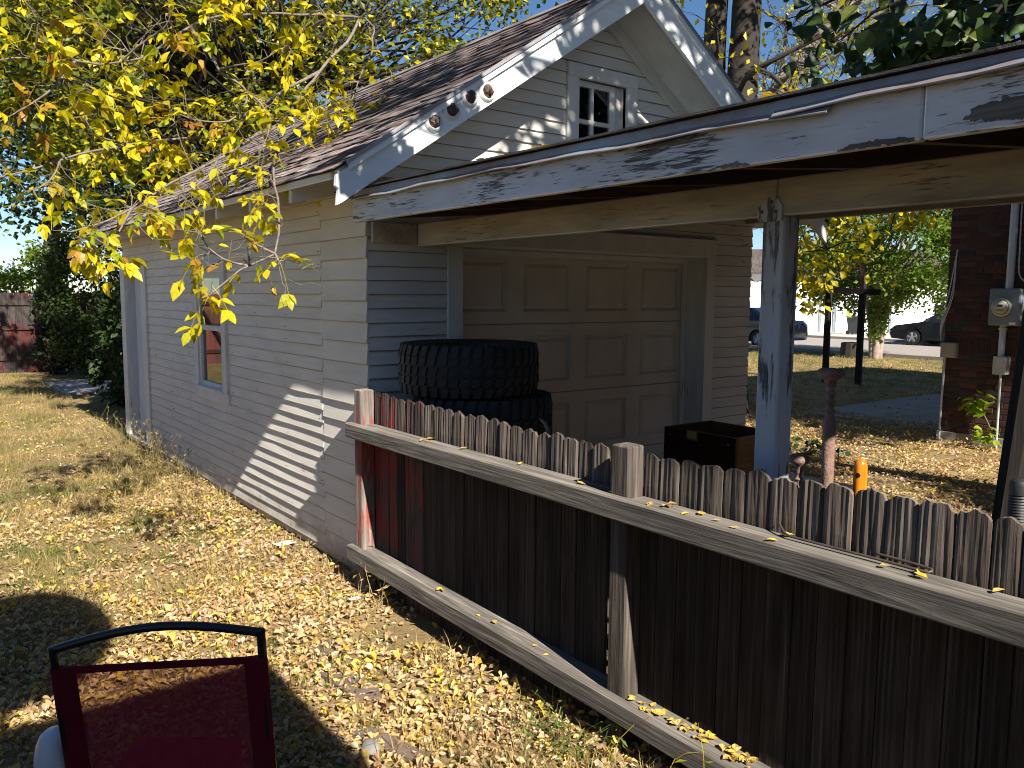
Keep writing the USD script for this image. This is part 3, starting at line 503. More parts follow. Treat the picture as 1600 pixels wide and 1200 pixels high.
# rake boards, gable soffits, frieze
for side in (-1, 1):
    def fr(u, v, d, side=side): return (RX + side * (RX - u), d, v)
    tipx = -EXO - 0.004
    pl = Polygon([(tipx, roof_z(tipx) - 0.045), (tipx - 0.003, roof_z(tipx) - 0.10), (tipx + 0.012, roof_z(tipx) - 0.112), (tipx + 0.002, roof_z(tipx) - 0.20), (tipx + 0.03, roof_z(tipx + 0.03) - 0.205), (RX, RZ - 0.215), (RX, RZ - 0.045)])
    rk = obj('rake_board', prism(pl, -0.468, -0.442, fr), 'rake', garage)
    pl = Polygon([(tipx + 0.07, roof_z(tipx + 0.07) - 0.06), (RX, RZ - 0.06), (RX, RZ - 0.012), (tipx + 0.07, roof_z(tipx + 0.07) - 0.012)])
    obj('rake_moulding', prism(pl, -0.489, -0.4685, fr), 'rake', rk)
    pl = Polygon([(tipx + 0.05, roof_z(tipx + 0.05) - 0.02), (RX, RZ - 0.02), (RX, RZ + 0.004), (tipx + 0.05, roof_z(tipx + 0.05) + 0.004)])
    obj('rake_flashing', prism(pl, -0.5, -0.4895, fr), 'galv', rk)
    pl = Polygon([(0.0, roof_z(0.0) - 0.115), (RX, RZ - 0.115), (RX, RZ - 0.095), (0.0, roof_z(0.0) - 0.095)])
    obj('soffit_board', prism(pl, -0.4415, -0.235, fr), 'soffit', garage); obj('soffit_board', prism(affinity.translate(pl, 0, 0.003), -0.233, 0.0, fr), 'soffit', garage)
    pl = Polygon([(0.0, roof_z(0.0) - 0.215), (RX, RZ - 0.215), (RX, RZ - 0.118), (0.0, roof_z(0.0) - 0.118)])
    obj('frieze_board', prism(pl, -0.042, -0.0175, fr), 'soffit', garage)
# four bare lamp holders on the left rake
for k, (x, zz) in enumerate(((0.185, 2.765), (0.305, 2.846), (0.432, 2.935), (0.556, 2.985))):
    c = (x, -0.469, zz)
    ls = obj('lamp_socket', lathe([(0.036, -0.014), (0.042, -0.02), (0.05, -0.018), (0.058, -0.008), (0.062, 0.0)], 20, c, 'y'), 'porcelain', garage, smooth=40)
    t = trimesh.creation.icosphere(2, 0.036); sv = np.array(t.vertices); sv = sv * (0.65 + 0.7 * meshkit.noise(sv * 55 + k * 7, 3))[:, None] * [1, 0.7, 1]
    obj('socket_core', MB().add(sv + [x, -0.478, zz], np.array(t.faces)).add(*cbox((x - 0.006, -0.52, zz - 0.018), (x + 0.01, -0.485, zz + 0.01))), 'socket', ls)
# embossed strip under the left rake
mb = MB().add(*cbox((-0.02, -0.028, 2.36), (0.75, -0.018, 2.5), 0.001))
for i in range(16):
    for j in range(2):
        t = trimesh.creation.torus(0.019, 0.006, major_sections=12, minor_sections=5); t.apply_transform(trimesh.transformations.rotation_matrix(math.pi / 2, (1, 0, 0))); t.apply_translation((0.01 + i * 0.046 + 0.023 * j, -0.029, 2.41 + 0.047 * j)); mb.tm(t)
obj('embossed_strip', mb, 'tin', garage)

# ================================================================== CARPORT
CY = -4.45
carport = thing('carport', 'open carport with peeling white fascia and beams in front of the garage', 'carport')
def croof(x): return 2.375 + 0.097 * (x + 0.22)
obj('roof_deck', MB().add(np.array([(x, y, croof(x) + h) for x in (-0.19, 3.95) for y in (CY, -0.025) for h in (-0.03, 0.0)]), BOXF), 'rafter', carport)
# roll roofing with a slightly wavy edge
ys = np.linspace(CY - 0.02, -0.03, 60); e = -0.222 + 0.004 * np.sin(ys * 5) + rng.normal(0, 0.0022, 60)
v = []
for yy, ex in zip(ys, e): v += [(ex, yy, croof(ex) + 0.003), (3.97, yy, croof(3.97) + 0.003), (3.97, yy, croof(3.97) + 0.011), (ex, yy, croof(ex) + 0.011)]
f = quads([[i * 4 + j, i * 4 + (j + 1) % 4, (i + 1) * 4 + (j + 1) % 4, (i + 1) * 4 + j] for i in range(59) for j in range(4)] + [[0, 1, 2, 3], [236, 239, 238, 237]])
obj('roofing', (np.array(v), f), 'roofing', carport)
# metal drip edge: two lapped lengths, wavy lower lip
for k, (ya, yb, off, dz) in enumerate(((-0.24, -3.2, 0.0, 0.0), (-3.02, CY, 0.004, 0.006))):
    ys = np.linspace(ya, yb, 40); v = []
    for i, yy in enumerate(ys):
        lip = 2.326 + dz + 0.005 * math.sin(yy * 3.1 + k) + 0.003 * math.sin(yy * 11)
        if k == 0 and yy < -2.95: lip -= 0.02 * (-2.95 - yy) / 0.25
        b = 0.004 * math.sin(yy * 4.3) + off
        v += [(-0.196, yy, 2.372), (-0.2 - off, yy, lip + 0.012), (-0.216 - off - abs(b), yy, lip - 0.004), (-0.2185 - off - abs(b), yy, lip), (-0.2035 - off, yy, lip + 0.018), (-0.1995 - off, yy, 2.372)]
    f = quads([[i * 6 + j, i * 6 + (j + 1) % 6, (i + 1) * 6 + (j + 1) % 6, (i + 1) * 6 + j] for i in range(39) for j in range(6)] + [[0, 1, 4, 5], [1, 2, 3, 4], [234, 239, 238, 235], [235, 238, 237, 236]])
    obj('drip_edge', (np.array(v), f), 'galv', carport)
for ya, yb, xo in ((-0.2, -3.455, 0.0), (-3.462, CY, -0.004)):
    obj('fascia_board', cbox((-0.19 + xo, yb, 2.2), (-0.15 + xo, ya, 2.345), 0.005), 'fascia', carport)
for ya, yb, xo in ((-0.02, -2.655, 0.0), (-2.662, CY + 0.05, -0.006)):
    obj('beam', cbox((0.336 + xo, yb, 2.095), (0.376 + xo, ya, 2.232), 0.005), 'beam', carport)
obj('beam', cbox((3.6, CY + 0.05, 2.415), (3.64, -0.03, 2.553), 0.005), 'beam', carport)
obj('nailer', cbox((0.02, -0.045, 2.105), (0.33, -0.018, 2.228)), 'beam', carport)
for yy in np.arange(-0.35, CY, -0.6):
    v = np.array([(x, y, croof(x) + h) for x in (-0.148, 3.9) for y in (yy, yy - 0.042) for h in (-0.188, -0.032)])
    v[:, 2] = np.where((v[:, 0] < 0) & (v[:, 2] < 2.21), 2.21, v[:, 2])
    obj('rafter', (v, BOXF), 'rafter', carport)
def carpost(x, y, z1, lab=None): return obj('post', cbox((x, y - 0.098, 0.0), (x + 0.098, y, z1), 0.006), 'post', carport, label=lab)
carpost(0.332, -2.598, 2.094, 'post with flaking white paint over grey wood'); carpost(0.335, -4.25, 2.094); carpost(3.57, -2.6, 2.414); carpost(3.57, -4.25, 2.414)
g = Polygon([(-2.69, 2.075), (-2.69, 2.13), (-2.665, 2.165), (-2.63, 2.165), (-2.585, 2.125), (-2.585, 2.075)])
for ya, zs_ in ((-3.6, [(-3.56, 2.232), (-3.6, 2.262), (-3.66, 2.27), (-3.75, 2.268), (-3.86, 2.275), (-3.93, 2.262), (-3.9, 2.228), (-3.82, 2.235), (-3.72, 2.214), (-3.62, 2.219)]), (-3.3, [(-3.22, 2.2), (-3.27, 2.214), (-3.34, 2.217), (-3.42, 2.211), (-3.45, 2.2)]), (-2.8, [(-2.76, 2.2), (-2.8, 2.212), (-2.87, 2.214), (-2.93, 2.2)])):
    pl = Polygon(zs_); bp_ = np.array(pl.segmentize(0.006).exterior.coords)[:-1]; pl = Polygon(bp_ + rng.normal(0, 0.0022, bp_.shape) * [2.4, 1.0]).buffer(0)
    pl = max(getattr(pl, 'geoms', [pl]), key=lambda q: q.area)
    obj('bare_wood_patch', prism(pl, -0.0006, 0.002, lambda u, v, d: (d + (-0.1942 if ya < -3.5 else -0.1902), u, v)), 'bare_wood', carport)
gs = obj('gusset', prism(g, 0.318, 0.331, lambda u, v, d: (d, u, v)), 'post', carport)
mb = MB()
for (yy, zz) in ((-2.645, 2.147), (-2.665, 2.11), (-2.605, 2.112)): mb.add(*lathe([(0.0, -0.006), (0.006, -0.005), (0.007, 0.0)], 8, (0.319, yy, zz), 'x'))
obj('bolt', mb, 'iron', gs)

# ================================================================== FENCE in front
fence = thing('picket_fence', 'weathered dog-eared plank fence with two grey rails running to the garage corner', 'fence', (-0.1, -2.0, 0.0))
PK = [[-0.1,-0.208,1.21],[-0.208,-0.309,1.21],[-0.309,-0.407,1.196],[-0.407,-0.492,1.192],[-0.492,-0.602,1.199],[-0.602,-0.702,1.2],[-0.702,-0.809,1.198],[-0.809,-0.901,1.197],[-0.901,-1.002,1.191],[-1.002,-1.102,1.19],[-1.102,-1.2,1.186],[-1.2,-1.302,1.195],[-1.302,-1.404,1.191],[-1.404,-1.485,1.184],[-1.485,-1.58,1.178],[-1.58,-1.689,1.177],[-1.689,-1.79,1.171],[-1.79,-1.873,1.187],[-1.874,-1.969,1.18],[-1.969,-2.06,1.179],[-2.06,-2.158,1.18],[-2.341,-2.438,1.182],[-2.438,-2.537,1.183],[-2.537,-2.633,1.186],[-2.634,-2.738,1.192],[-2.738,-2.834,1.196],[-2.835,-2.932,1.201],[-2.933,-3.036,1.195],[-3.036,-3.129,1.207],[-3.13,-3.229,1.213],[-3.23,-3.333,1.216],[-3.334,-3.429,1.216],[-3.43,-3.533,1.218],[-3.535,-3.629,1.212],[-3.63,-3.704,1.211]]
def picket(y0, y1, zt, mt, parent, x0=-0.03, th=0.017, z0=-0.05):
    w = abs(y0 - y1); a, b = min(y0, y1) + 0.0017, max(y0, y1) - 0.0017; c = min(0.025, 0.23 * w)
    j = rng.uniform(-0.006, 0.006, 8); zt = zt + 0.004
    top = [(b, zt - c * 1.1 + j[0]), (b - 0.45 * c, zt - c * 0.45 + j[1]), (b - c, zt - 0.004 + j[2]), ((a + b) / 2, zt + j[3]), (a + c, zt - 0.004 + j[4]), (a + 0.45 * c, zt - c * 0.45 + j[5]), (a, zt - c * 1.1 + j[6])]
    xo = rng.uniform(-0.004, 0.003); tilt = rng.uniform(-0.002, 0.002)
    n = 11; us = np.linspace(a, b, n); tz = np.interp(us, [q[0] for q in top[::-1]], [q[1] for q in top[::-1]]) + rng.normal(0, 0.0018, n)
    gr = rng.normal(0, 0.0009, n); gr[2:-2] += np.where(rng.random(n - 4) < 0.22, 0.0016, 0.0); gr[[0, -1]] = 0.003; gr[[1, -2]] *= 0.5
    zs = [z0, 0.2, 0.6, 0.95, 1.06, None]; V = []
    for q in range(n):
        w_ = rng.normal(0, 0.0006, 6)
        for k_, zz in enumerate(zs):
            wear = 1.0 if k_ >= 3 else 0.35
            V.append((x0 + xo + gr[q] * wear + w_[k_] + tilt * (us[q] - a) / w + (0.003 if zz is None else 0), us[q], tz[q] if zz is None else zz))
    nf = len(V); V += [(x0 + xo + th, u_, z_) for u_, tt in zip(us, tz) for z_ in (z0, tt)]
    Q = [[q * 6 + k_, q * 6 + k_ + 1, (q + 1) * 6 + k_ + 1, (q + 1) * 6 + k_] for q in range(n - 1) for k_ in range(5)]
    Q += [[nf + q * 2, nf + q * 2 + 2, nf + q * 2 + 3, nf + q * 2 + 1] for q in range(n - 1)] + [[q * 6 + 5, nf + q * 2 + 1, nf + q * 2 + 3, q * 6 + 11] for q in range(n - 1)]
    F_q = quads(Q); ends_ = []
    for q in (0, n - 1):
        e = [q * 6 + k_ for k_ in range(6)]; ends_ += [[nf + q * 2, e[k_], e[k_ + 1]] for k_ in range(5)] + [[nf + q * 2, e[5], nf + q * 2 + 1]]
    return obj('picket', (np.array(V), np.vstack([F_q, ends_])), mt, parent)
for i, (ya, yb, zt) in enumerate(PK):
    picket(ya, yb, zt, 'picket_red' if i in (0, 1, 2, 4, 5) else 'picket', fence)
y = PK[-1][1]
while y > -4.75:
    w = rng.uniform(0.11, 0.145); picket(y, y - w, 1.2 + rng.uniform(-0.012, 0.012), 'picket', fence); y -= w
for (yy, zt, mt) in ((-0.046, 1.222, 'post_red'), (-2.268, 1.217, 'post_wood'), (-4.45, 1.2, 'post_wood')):
    obj('post', cbox((-0.121, yy - 0.093, -0.3), (-0.034, yy, zt), 0.005), mt, fence, label='fence post flaked with red paint' if mt == 'post_red' else None)
def rail(y0, y1, ztop0, ztop1, h, x0, x1, n=14):
    v = []; ys = np.linspace(y0, y1, n)
    for i, yy in enumerate(ys):
        t = i / (n - 1); zt = ztop0 + (ztop1 - ztop0) * t; wv = 0.002 * math.sin(yy * 2.3) + rng.normal(0, 0.0006); c = 0.006
        v += [(x0 + c, yy, zt - h + wv), (x1, yy, zt - h + wv), (x1, yy, zt + wv), (x0 + c, yy, zt + wv), (x0, yy, zt - c + wv), (x0, yy, zt - h + c + wv)]
    f = quads([[i * 6 + j, i * 6 + (j + 1) % 6, (i + 1) * 6 + (j + 1) % 6, (i + 1) * 6 + j] for i in range(n - 1) for j in range(6)]); e = (n - 1) * 6
    return np.array(v), np.vstack([f, [[0, 5, 4], [0, 4, 3], [0, 3, 2], [0, 2, 1]], [[e, e + 4, e + 5], [e, e + 3, e + 4], [e, e + 2, e + 3], [e, e + 1, e + 2]]])
obj('rail', rail(-0.005, -4.7, 1.019, 1.02, 0.089, -0.162, -0.1225), 'rail', fence)
obj('rail', rail(-0.005, -4.7, 0.256, 0.166, 0.092, -0.162, -0.1225), 'rail', fence)
for (a, b) in ((-0.142, -2.265), (-2.364, -4.447)):
    obj('backing_rail', rail(a, b, 1.015, 1.016, 0.085, -0.1215, -0.034, 6), 'rail', fence)
    lz = lambda y: 0.256 + (y + 0.005) / 4.695 * 0.09 - 0.005
    obj('backing_rail', rail(a, b, lz(a), lz(b), 0.085, -0.1215, -0.034, 6), 'rail', fence)

# ================================================================== THINGS IN THE CARPORT AND ON THE FENCE
def make_tyre(label):
    t = thing('tyre', label, 'tyre', group='stacked off-road tyres', local=True)
    pr = [(0.215, 0.04), (0.225, 0.018), (0.26, 0.008), (0.33, 0.0), (0.385, 0.012), (0.405, 0.04), (0.41, 0.09), (0.411, 0.15), (0.41, 0.21), (0.405, 0.26), (0.385, 0.288), (0.33, 0.3), (0.26, 0.292), (0.225, 0.282), (0.215, 0.26), (0.235, 0.24), (0.35, 0.23), (0.385, 0.15), (0.35, 0.07), (0.235, 0.06), (0.215, 0.04)]
    obj('carcass', lathe(pr, 64), 'rubber', t, smooth=35)
    mb = MB(); n = 40
    for i in range(n):
        a0 = 2 * math.pi * i / n + rng.normal(0, 0.008)
        for (zc, dz, sh, wa) in ((0.035, 0.036, 0.0, 0.052), (0.092, 0.026, 0.035, 0.056), (0.15, 0.026, 0.0, 0.05), (0.208, 0.026, 0.035, 0.056), (0.265, 0.036, 0.0, 0.052)):
            a = a0 + sh / 0.41 * 1.6; pts = []
            for (da, z_, rr) in ((-wa / 2, zc - dz, 0), (wa / 2 - 0.012, zc - dz * 0.8, 0), (wa / 2, zc + dz, 0), (-wa / 2 + 0.012, zc + dz * 0.8, 0)):
                e = 0.012 if (z_ < 0.03 or z_ > 0.27) else 0
                for r_ in (0.39, 0.42 - e + rng.normal(0, 0.0012)): pts.append((r_ * math.cos(a + da / 0.41), r_ * math.sin(a + da / 0.41), min(max(z_, 0.006), 0.294)))
            mb.add(*hull(pts))
    obj('tread_blocks', mb, 'rubber', t, kind='stuff')
    mb = MB()
    for i in range(60):
        a = 2 * math.pi * i / 60
        for zz, s in ((0.296, 1), (0.004, -1)):
            mb.add(*cbox((0.3, -0.004, zz - 0.004), (0.37, 0.004, zz + 0.004), 0.001)); v = mb.v[-1]; c, s2 = math.cos(a), math.sin(a); mb.v[-1] = np.stack([v[:, 0] * c - v[:, 1] * s2, v[:, 0] * s2 + v[:, 1] * c, v[:, 2]], 1)
    obj('sidewall_ribs', mb, 'rubber', t, kind='stuff')
    return t
tyre = make_tyre('black knobbly tyre on top of the stack by the garage door')
UsdGeom.Xformable(tyre).GetOrderedXformOps()[0].Set(Gf.Vec3d(0.43, -0.47, 1.213))
for (x, y, z, lab) in ((0.5, -0.52, 0.911, 'black tyre second from the top of the stack, shifted to the right'), (0.46, -0.5, 0.609, 'black tyre hidden low in the stack behind the fence'), (0.5, -0.48, 0.307, 'black tyre hidden near the bottom of the stack'), (0.46, -0.5, 0.005, 'black tyre at the very bottom of the stack')):
    copy(tyre, (x, y, z), rng.uniform(0, 6), lab)

# wooden drawer unit
dr = thing('drawer_chest', 'old dark wooden drawer unit with open top beside the carport post', 'drawer', (2.05, -1.1, 0.0), 0.0)
D0 = np.array([1.8, -0.80]); ux = np.array([0.0, -1.0]); uy = np.array([1.0, 0.0]); DW, DD, DH = 0.59, 0.49, 0.92
def dbox(a0, a1, b0, b1, z0, z1, c=0.003):
    v, f = cbox((a0, b0, z0), (a1, b1, z1), c); xy = D0 + v[:, :1] * ux + v[:, 1:2] * uy
    return np.c_[xy, v[:, 2]], f
for nm, q, mt in (('front_panel', (0, DW, 0, 0.022, 0.62, DH), 'drawer_front'), ('side_panel', (DW - 0.016, DW, 0.023, DD, 0.62, DH), 'brown_wood'), ('side_panel', (0, 0.016, 0.023, DD, 0.62, DH), 'brown_wood'), ('back_panel', (0.017, DW - 0.017, DD - 0.016, DD, 0.62, DH - 0.004), 'brown_wood'), ('bottom_board', (0.017, DW - 0.017, 0.023, DD - 0.017, 0.64, 0.65), 'brown_wood')):
    obj(nm, dbox(*q), mt, dr)
obj('lower_front', dbox(0.003, DW - 0.003, 0.002, 0.024, 0.02, 0.612), 'drawer_front', dr); obj('cabinet', dbox(0.0, DW, 0.025, DD, 0.0, 0.61), 'drawer_front', dr)
ch = obj('card_holder', dbox(0.2, 0.29, -0.005, -0.001, 0.86, 0.925, 0.001), 'brown_wood', dr); obj('card', dbox(0.205, 0.285, -0.007, -0.0052, 0.872, 0.92, 0.0005), 'label_card', ch)
for a in (0.05, DW - 0.06): obj('screw', dbox(a, a + 0.008, -0.004, -0.001, 0.87, 0.878, 0.001), 'pale_metal', dr)
# black crate beside the post
cr = thing('storage_crate', 'low black crate in the carport behind the white post', 'crate', (1.3, -1.9, 0))
obj('tub', MB().add(*cbox((1.95, -1.75, 0.0), (2.5, -1.3, 0.55), 0.02)), 'pipe_black', cr); obj('lid', cbox((1.92, -1.78, 0.552), (2.53, -1.27, 0.6), 0.02), 'pipe_black', cr)

# rusty turned stakes with mushroom caps
def stake(label, x, y, top, scale, tilt):
    t = thing('rusty_stake', label, 'rusty stake', (x, y, 0), group='rusty capped stakes behind the fence'); s = scale
    def lean(v): v = np.asarray(v, float); v[:, 0] += (v[:, 2] - top) * tilt[0]; v[:, 1] += (v[:, 2] - top) * tilt[1]; return v
    v, f = lathe([(0.0, top), (0.03 * s, top - 0.001), (0.043 * s, top - 0.007), (0.047 * s, top - 0.016), (0.044 * s, top - 0.025), (0.033 * s, top - 0.034), (0.021 * s, top - 0.041), (0.0165 * s, top - 0.06)], 22, (x, y, 0))
    v = v + 0.003 * (meshkit.noise(v * 60, 2) - 0.5)[:, None]; obj('cap', (lean(v), f), 'rust', t, smooth=50)
    pr = [(0.02 * s, top - 0.058)]
    for k in range(3): z0 = top - 0.072 - k * 0.03; pr += [(0.0125 * s, z0), (0.014 * s, z0 - 0.008), (0.0205 * s, z0 - 0.015), (0.0145 * s, z0 - 0.022)]
    pr += [(0.016 * s, top - 0.17), (0.0205 * s, top - 0.182), (0.0215 * s, top - 0.2), (0.02 * s, top - 0.4), (0.019 * s, 0.0)]
    v, f = lathe(pr, 18, (x, y, 0)); obj('shaft', (lean(v), f), 'rust', t, smooth=50)
stake('tall rusty turned stake with a mushroom cap behind the fence', 0.2, -2.995, 1.553, 1.0, (0.01, 0.02))
stake('short rusty stake whose cap just shows between post and fence', 0.2, -2.885, 1.238, 0.78, (0.02, 0.05))
hk = thing('rusty_hook', 'curved rusty iron hook tip sticking up behind the fence pickets', 'hook', (0.06, -1.6, 0))
obj('hook', tube(smooth_path([(0.05, -1.615, 1.222), (0.05, -1.635, 1.217), (0.05, -1.66, 1.2), (0.05, -1.676, 1.172), (0.05, -1.68, 1.13), (0.05, -1.67, 0.9), (0.05, -1.67, 0.0)], 5), [0.003] + list(np.linspace(0.009, 0.014, 30)), 8), 'rust', hk, smooth=True)
# orange handle with a hang hole
hd = thing('orange_handle', 'glossy orange wooden tool handle standing up behind the fence', 'tool handle', (0.1, -3.17, 0))
hp = [(0.0, 1.284), (0.008, 1.283), (0.016, 1.277), (0.02, 1.266), (0.021, 1.24), (0.0205, 0.9), (0.019, 0.2)]
obj('handle', lathe(hp, 20, (0.08, -3.187, 0)), 'orange', hd, smooth=40)
obj('hang_hole', lathe([(0.0, -0.0215), (0.0085, -0.0215), (0.0085, -0.004)], 14, (0.08, 0, 0), 'x')[0][:, [0, 1, 2]] * np.array([1, 1, 1.35]) + np.array([0.004, -3.193, 1.237]) if False else lathe([(0.0, -0.0005), (0.008, -0.0005), (0.008, 0.004)], 14, (0.0588, -3.19, 1.235), 'x'), 'black', hd)
obj('shovel_socket', lathe([(0.02, 0.25), (0.023, 0.2), (0.026, 0.02), (0.0, 0.0)], 14, (0.08, -3.187, 0)), 'iron', hd)
# ribbed rubber grip of a cart at the frame's edge
gp_ = thing('rubber_grip', 'grey ribbed rubber grip standing up at the right end of the fence', 'grip', (0.1, -3.63, 0))
pr = [(0.0, 1.303), (0.012, 1.302), (0.022, 1.296), (0.026, 1.285), (0.026, 1.262)]
for k in range(16): pr += [(0.0262, 1.258 - k * 0.008), (0.0235, 1.255 - k * 0.008)]
v, f = lathe(pr + [(0.022, 1.12), (0.0, 1.12)], 20, (0.1, -3.64, 0)); obj('grip', (v, f), 'grip', gp_, smooth=25)
obj('pole', tube([(0.1, -3.64, 1.12), (0.1, -3.66, 0.0)], 0.014, 10), 'iron', gp_, smooth=40)
# dark leaning timber
lt = thing('leaning_timber', 'dark timber leaning at the right edge beyond the fence', 'timber', (1.2, -3.2, 0))
a = np.array([1.2, -3.186, 0.964]); b = np.array([1.2, -3.23, 1.56]); d = b - a
obj('timber', tube([a - d * 1.61, a, b, b + d * 0.9], 0.052, 8), 'dark_timber', lt)

# black bent rod lying on the top rail
rd = thing('iron_rod', 'thin black hooked iron rod lying on the top rail', 'rod', (-0.12, -3.3, 1.02))
obj('rod', tube(smooth_path([(-0.04, -2.98, 1.05), (-0.075, -3.05, 1.0265), (-0.072, -3.18, 1.0265), (-0.068, -3.34, 1.0265), (-0.066, -3.46, 1.0265), (-0.06, -3.49, 1.0275), (-0.049, -3.49, 1.0305), (-0.043, -3.45, 1.033), (-0.042, -3.32, 1.034)], 6, True), 0.0045, 8), 'iron', rd, smooth=True)

# ------------------------------------------------------------------ sling chair
chair = thing('sling_chair', 'maroon mesh sling chair with black frame seen from behind', 'chair', (-1.83, -2.37, 0))
cu = np.array([0.795, -0.606, 0.0]); cf = np.array([0.606, 0.795, 0.0])
C0 = np.array([-1.846, -2.379, 0.0])
def cp(a, b, z): return C0 + cu * a + cf * b + np.array([0, 0, z])
ROLL = 0.065                              # the chair stands slightly askew
def back(a, s):                           # s: height along the back
    return cp(a, (s - 0.9) * -0.16, s + a * ROLL)
hw = 0.271
tr = smooth_path([back(-hw, 0.888), back(-hw * 0.55, 0.918), back(0, 0.938), back(hw * 0.5, 0.93), back(hw, 0.905)], 6)
obj('top_rail', tube(tr, 0.0115, 10), 'black_metal', chair, smooth=True)
for s in (-1, 1):
    zt = 0.888 if s < 0 else 0.905
    obj('back_post', tube(smooth_path([back(hw * s, zt + 0.008), back(hw * s, 0.8), back(hw * s, 0.55), cp(hw * s, 0.09, 0.36), cp(hw * s, 0.0, 0.15), cp(hw * s, -0.08, 0.0)], 4), 0.0115, 10), 'black_metal', chair, smooth=True)
def cloth(a0, a1, s0, s1, off, n=10, sag=0.03):
    v = []; aa = np.linspace(a0, a1, 9); ss = np.linspace(s0, s1, n)
    for s in ss:
        for a in aa: v.append(back(a, s) + cf * (off + sag * (1 - (a / hw) ** 2) * 0.8 * min(1, (0.84 - s) * 6 + 0.15)))
    q = [[i * 9 + j, i * 9 + j + 1, (i + 1) * 9 + j + 1, (i + 1) * 9 + j] for i in range(n - 1) for j in range(8)]
    return np.array(v), quads(q)
obj('back_sling', cloth(-hw + 0.046, hw - 0.046, 0.47, 0.822, 0.0), 'sling', chair, smooth=True)
for s in (-1, 1):
    vv = []
    for z_ in np.linspace(0.47, 0.836, 9): vv += [back(s * (hw + 0.0135), z_) - cf * 0.004, back(s * (hw + 0.006), z_) - cf * 0.0135, back(s * (hw - 0.006), z_) - cf * 0.0135, back(s * (hw - 0.05), z_) + cf * (-0.002 + 0.004 * (z_ < 0.8)), back(s * (hw - 0.05), z_) + cf * 0.004, back(s * hw, z_) + cf * 0.0135]
    f = quads([[i * 6 + j, i * 6 + (j + 1) % 6, (i + 1) * 6 + (j + 1) % 6, (i + 1) * 6 + j] for i in range(8) for j in range(6)] + [[0, 1, 2, 3], [0, 3, 4, 5], [48, 51, 50, 49], [48, 53, 52, 51]])
    obj('sling_hem', (np.array(vv), f), 'cloth_hem', chair)
vv = []
for a in np.linspace(-hw + 0.048, hw - 0.048, 9):
    for (z_, o) in ((0.82, -0.003), (0.84, -0.003), (0.84, 0.003), (0.82, 0.003)): vv.append(back(a, z_ - 0.004) + cf * (o + 0.002 * (1 - (a / hw) ** 2)))
obj('sling_hem', (np.array(vv), quads([[i * 4 + j, i * 4 + (j + 1) % 4, (i + 1) * 4 + (j + 1) % 4, (i + 1) * 4 + j] for i in range(8) for j in range(4)] + [[0, 1, 2, 3], [32, 35, 34, 33]])), 'cloth_hem', chair)
vv = [cp(a, b, z_) for (b, z_) in ((0.06, 0.47), (0.09, 0.405), (0.2, 0.38), (0.33, 0.39), (0.42, 0.40)) for a in (-hw * 0.95, hw * 0.8 - b * 0.35)]
obj('seat_sling', (np.array(vv), quads([[i * 2, i * 2 + 1, i * 2 + 3, i * 2 + 2] for i in range(4)])), 'sling', chair, smooth=True)
# white plastic tub behind the chair
tb = thing('plastic_jug', 'white plastic jug peeping out left of the maroon chair', 'jug', (-2.05, -2.11, 0))
obj('body', lathe([(0.0, 0.01), (0.05, 0.0), (0.056, 0.2), (0.058, 0.48), (0.056, 0.53), (0.05, 0.565), (0.04, 0.59), (0.024, 0.605), (0.0, 0.61)], 28, (-2.05, -2.11, 0)), 'white_plastic', tb, smooth=40)

# ------------------------------------------------------------------ stones, paper
def slab_stone(label, pts, z0=-0.02, z1=0.014, mt='stone'):
    pl = Polygon(pts); c = pl.centroid; th = thing('flagstone', label, 'stone', (c.x, c.y, 0))
    v, f = prism(pl, z0, z1, lambda u, v, d: (u, v, d)); v[:, 2] += 0.006 * (meshkit.noise(np.c_[v[:, :2] * 9, v[:, 2] * 0], 4) - 0.5)
    obj('stone', (v, f), mt, th)
slab_stone('grey flagstone half buried in leaves between chair and fence', [(-0.79, -0.72), (-0.66, -0.68), (-0.56, -0.78), (-0.6, -0.9), (-0.72, -0.88)])
slab_stone('long brown flagstone with a raised edge near the chair', [(-0.83, -1.02), (-0.74, -1.0), (-0.66, -1.33), (-0.7, -1.45), (-0.8, -1.36)], -0.02, 0.024)
slab_stone('brown flagstone buried at the lower middle of the yard', [(-0.93, -1.62), (-0.85, -1.6), (-0.76, -1.95), (-0.82, -2.0)], -0.02, 0.01)
pr_ = thing('pale_rock', 'pale grey rounded rock among leaves near the lower edge', 'rock', (-0.92, -1.77, 0))
t = trimesh.creation.icosphere(3, 0.038); v = np.array(t.vertices) * [1.0, 1.3, 0.7] * (0.85 + 0.3 * meshkit.noise(np.array(t.vertices) * 30, 3))[:, None]
obj('rock', (v + [-0.92, -1.77, 0.008], np.array(t.faces)), 'dark_rock', pr_, smooth=True)
def scrap(label, x, y, s):
    p = thing('paper_scrap', label, 'paper', (x, y, 0)); g_ = np.array([[x + s * a, y + s * b, 0.02 + gz(x, y) + 0.03 * s * math.sin(7 * a + 3 * b) + 0.012] for a in np.linspace(-0.5, 0.5, 5) for b in np.linspace(-0.3, 0.3, 4)])
    obj('scrap', (g_, quads([[i * 4 + j, i * 4 + j + 1, (i + 1) * 4 + j + 1, (i + 1) * 4 + j] for i in range(4) for j in range(3)])), 'paper', p, smooth=True)
scrap('white scrap of paper at the foot of the garage wall', -0.17, 0.98, 0.15); scrap('small white scrap among leaves below the fence corner', -0.25, -0.28, 0.07)

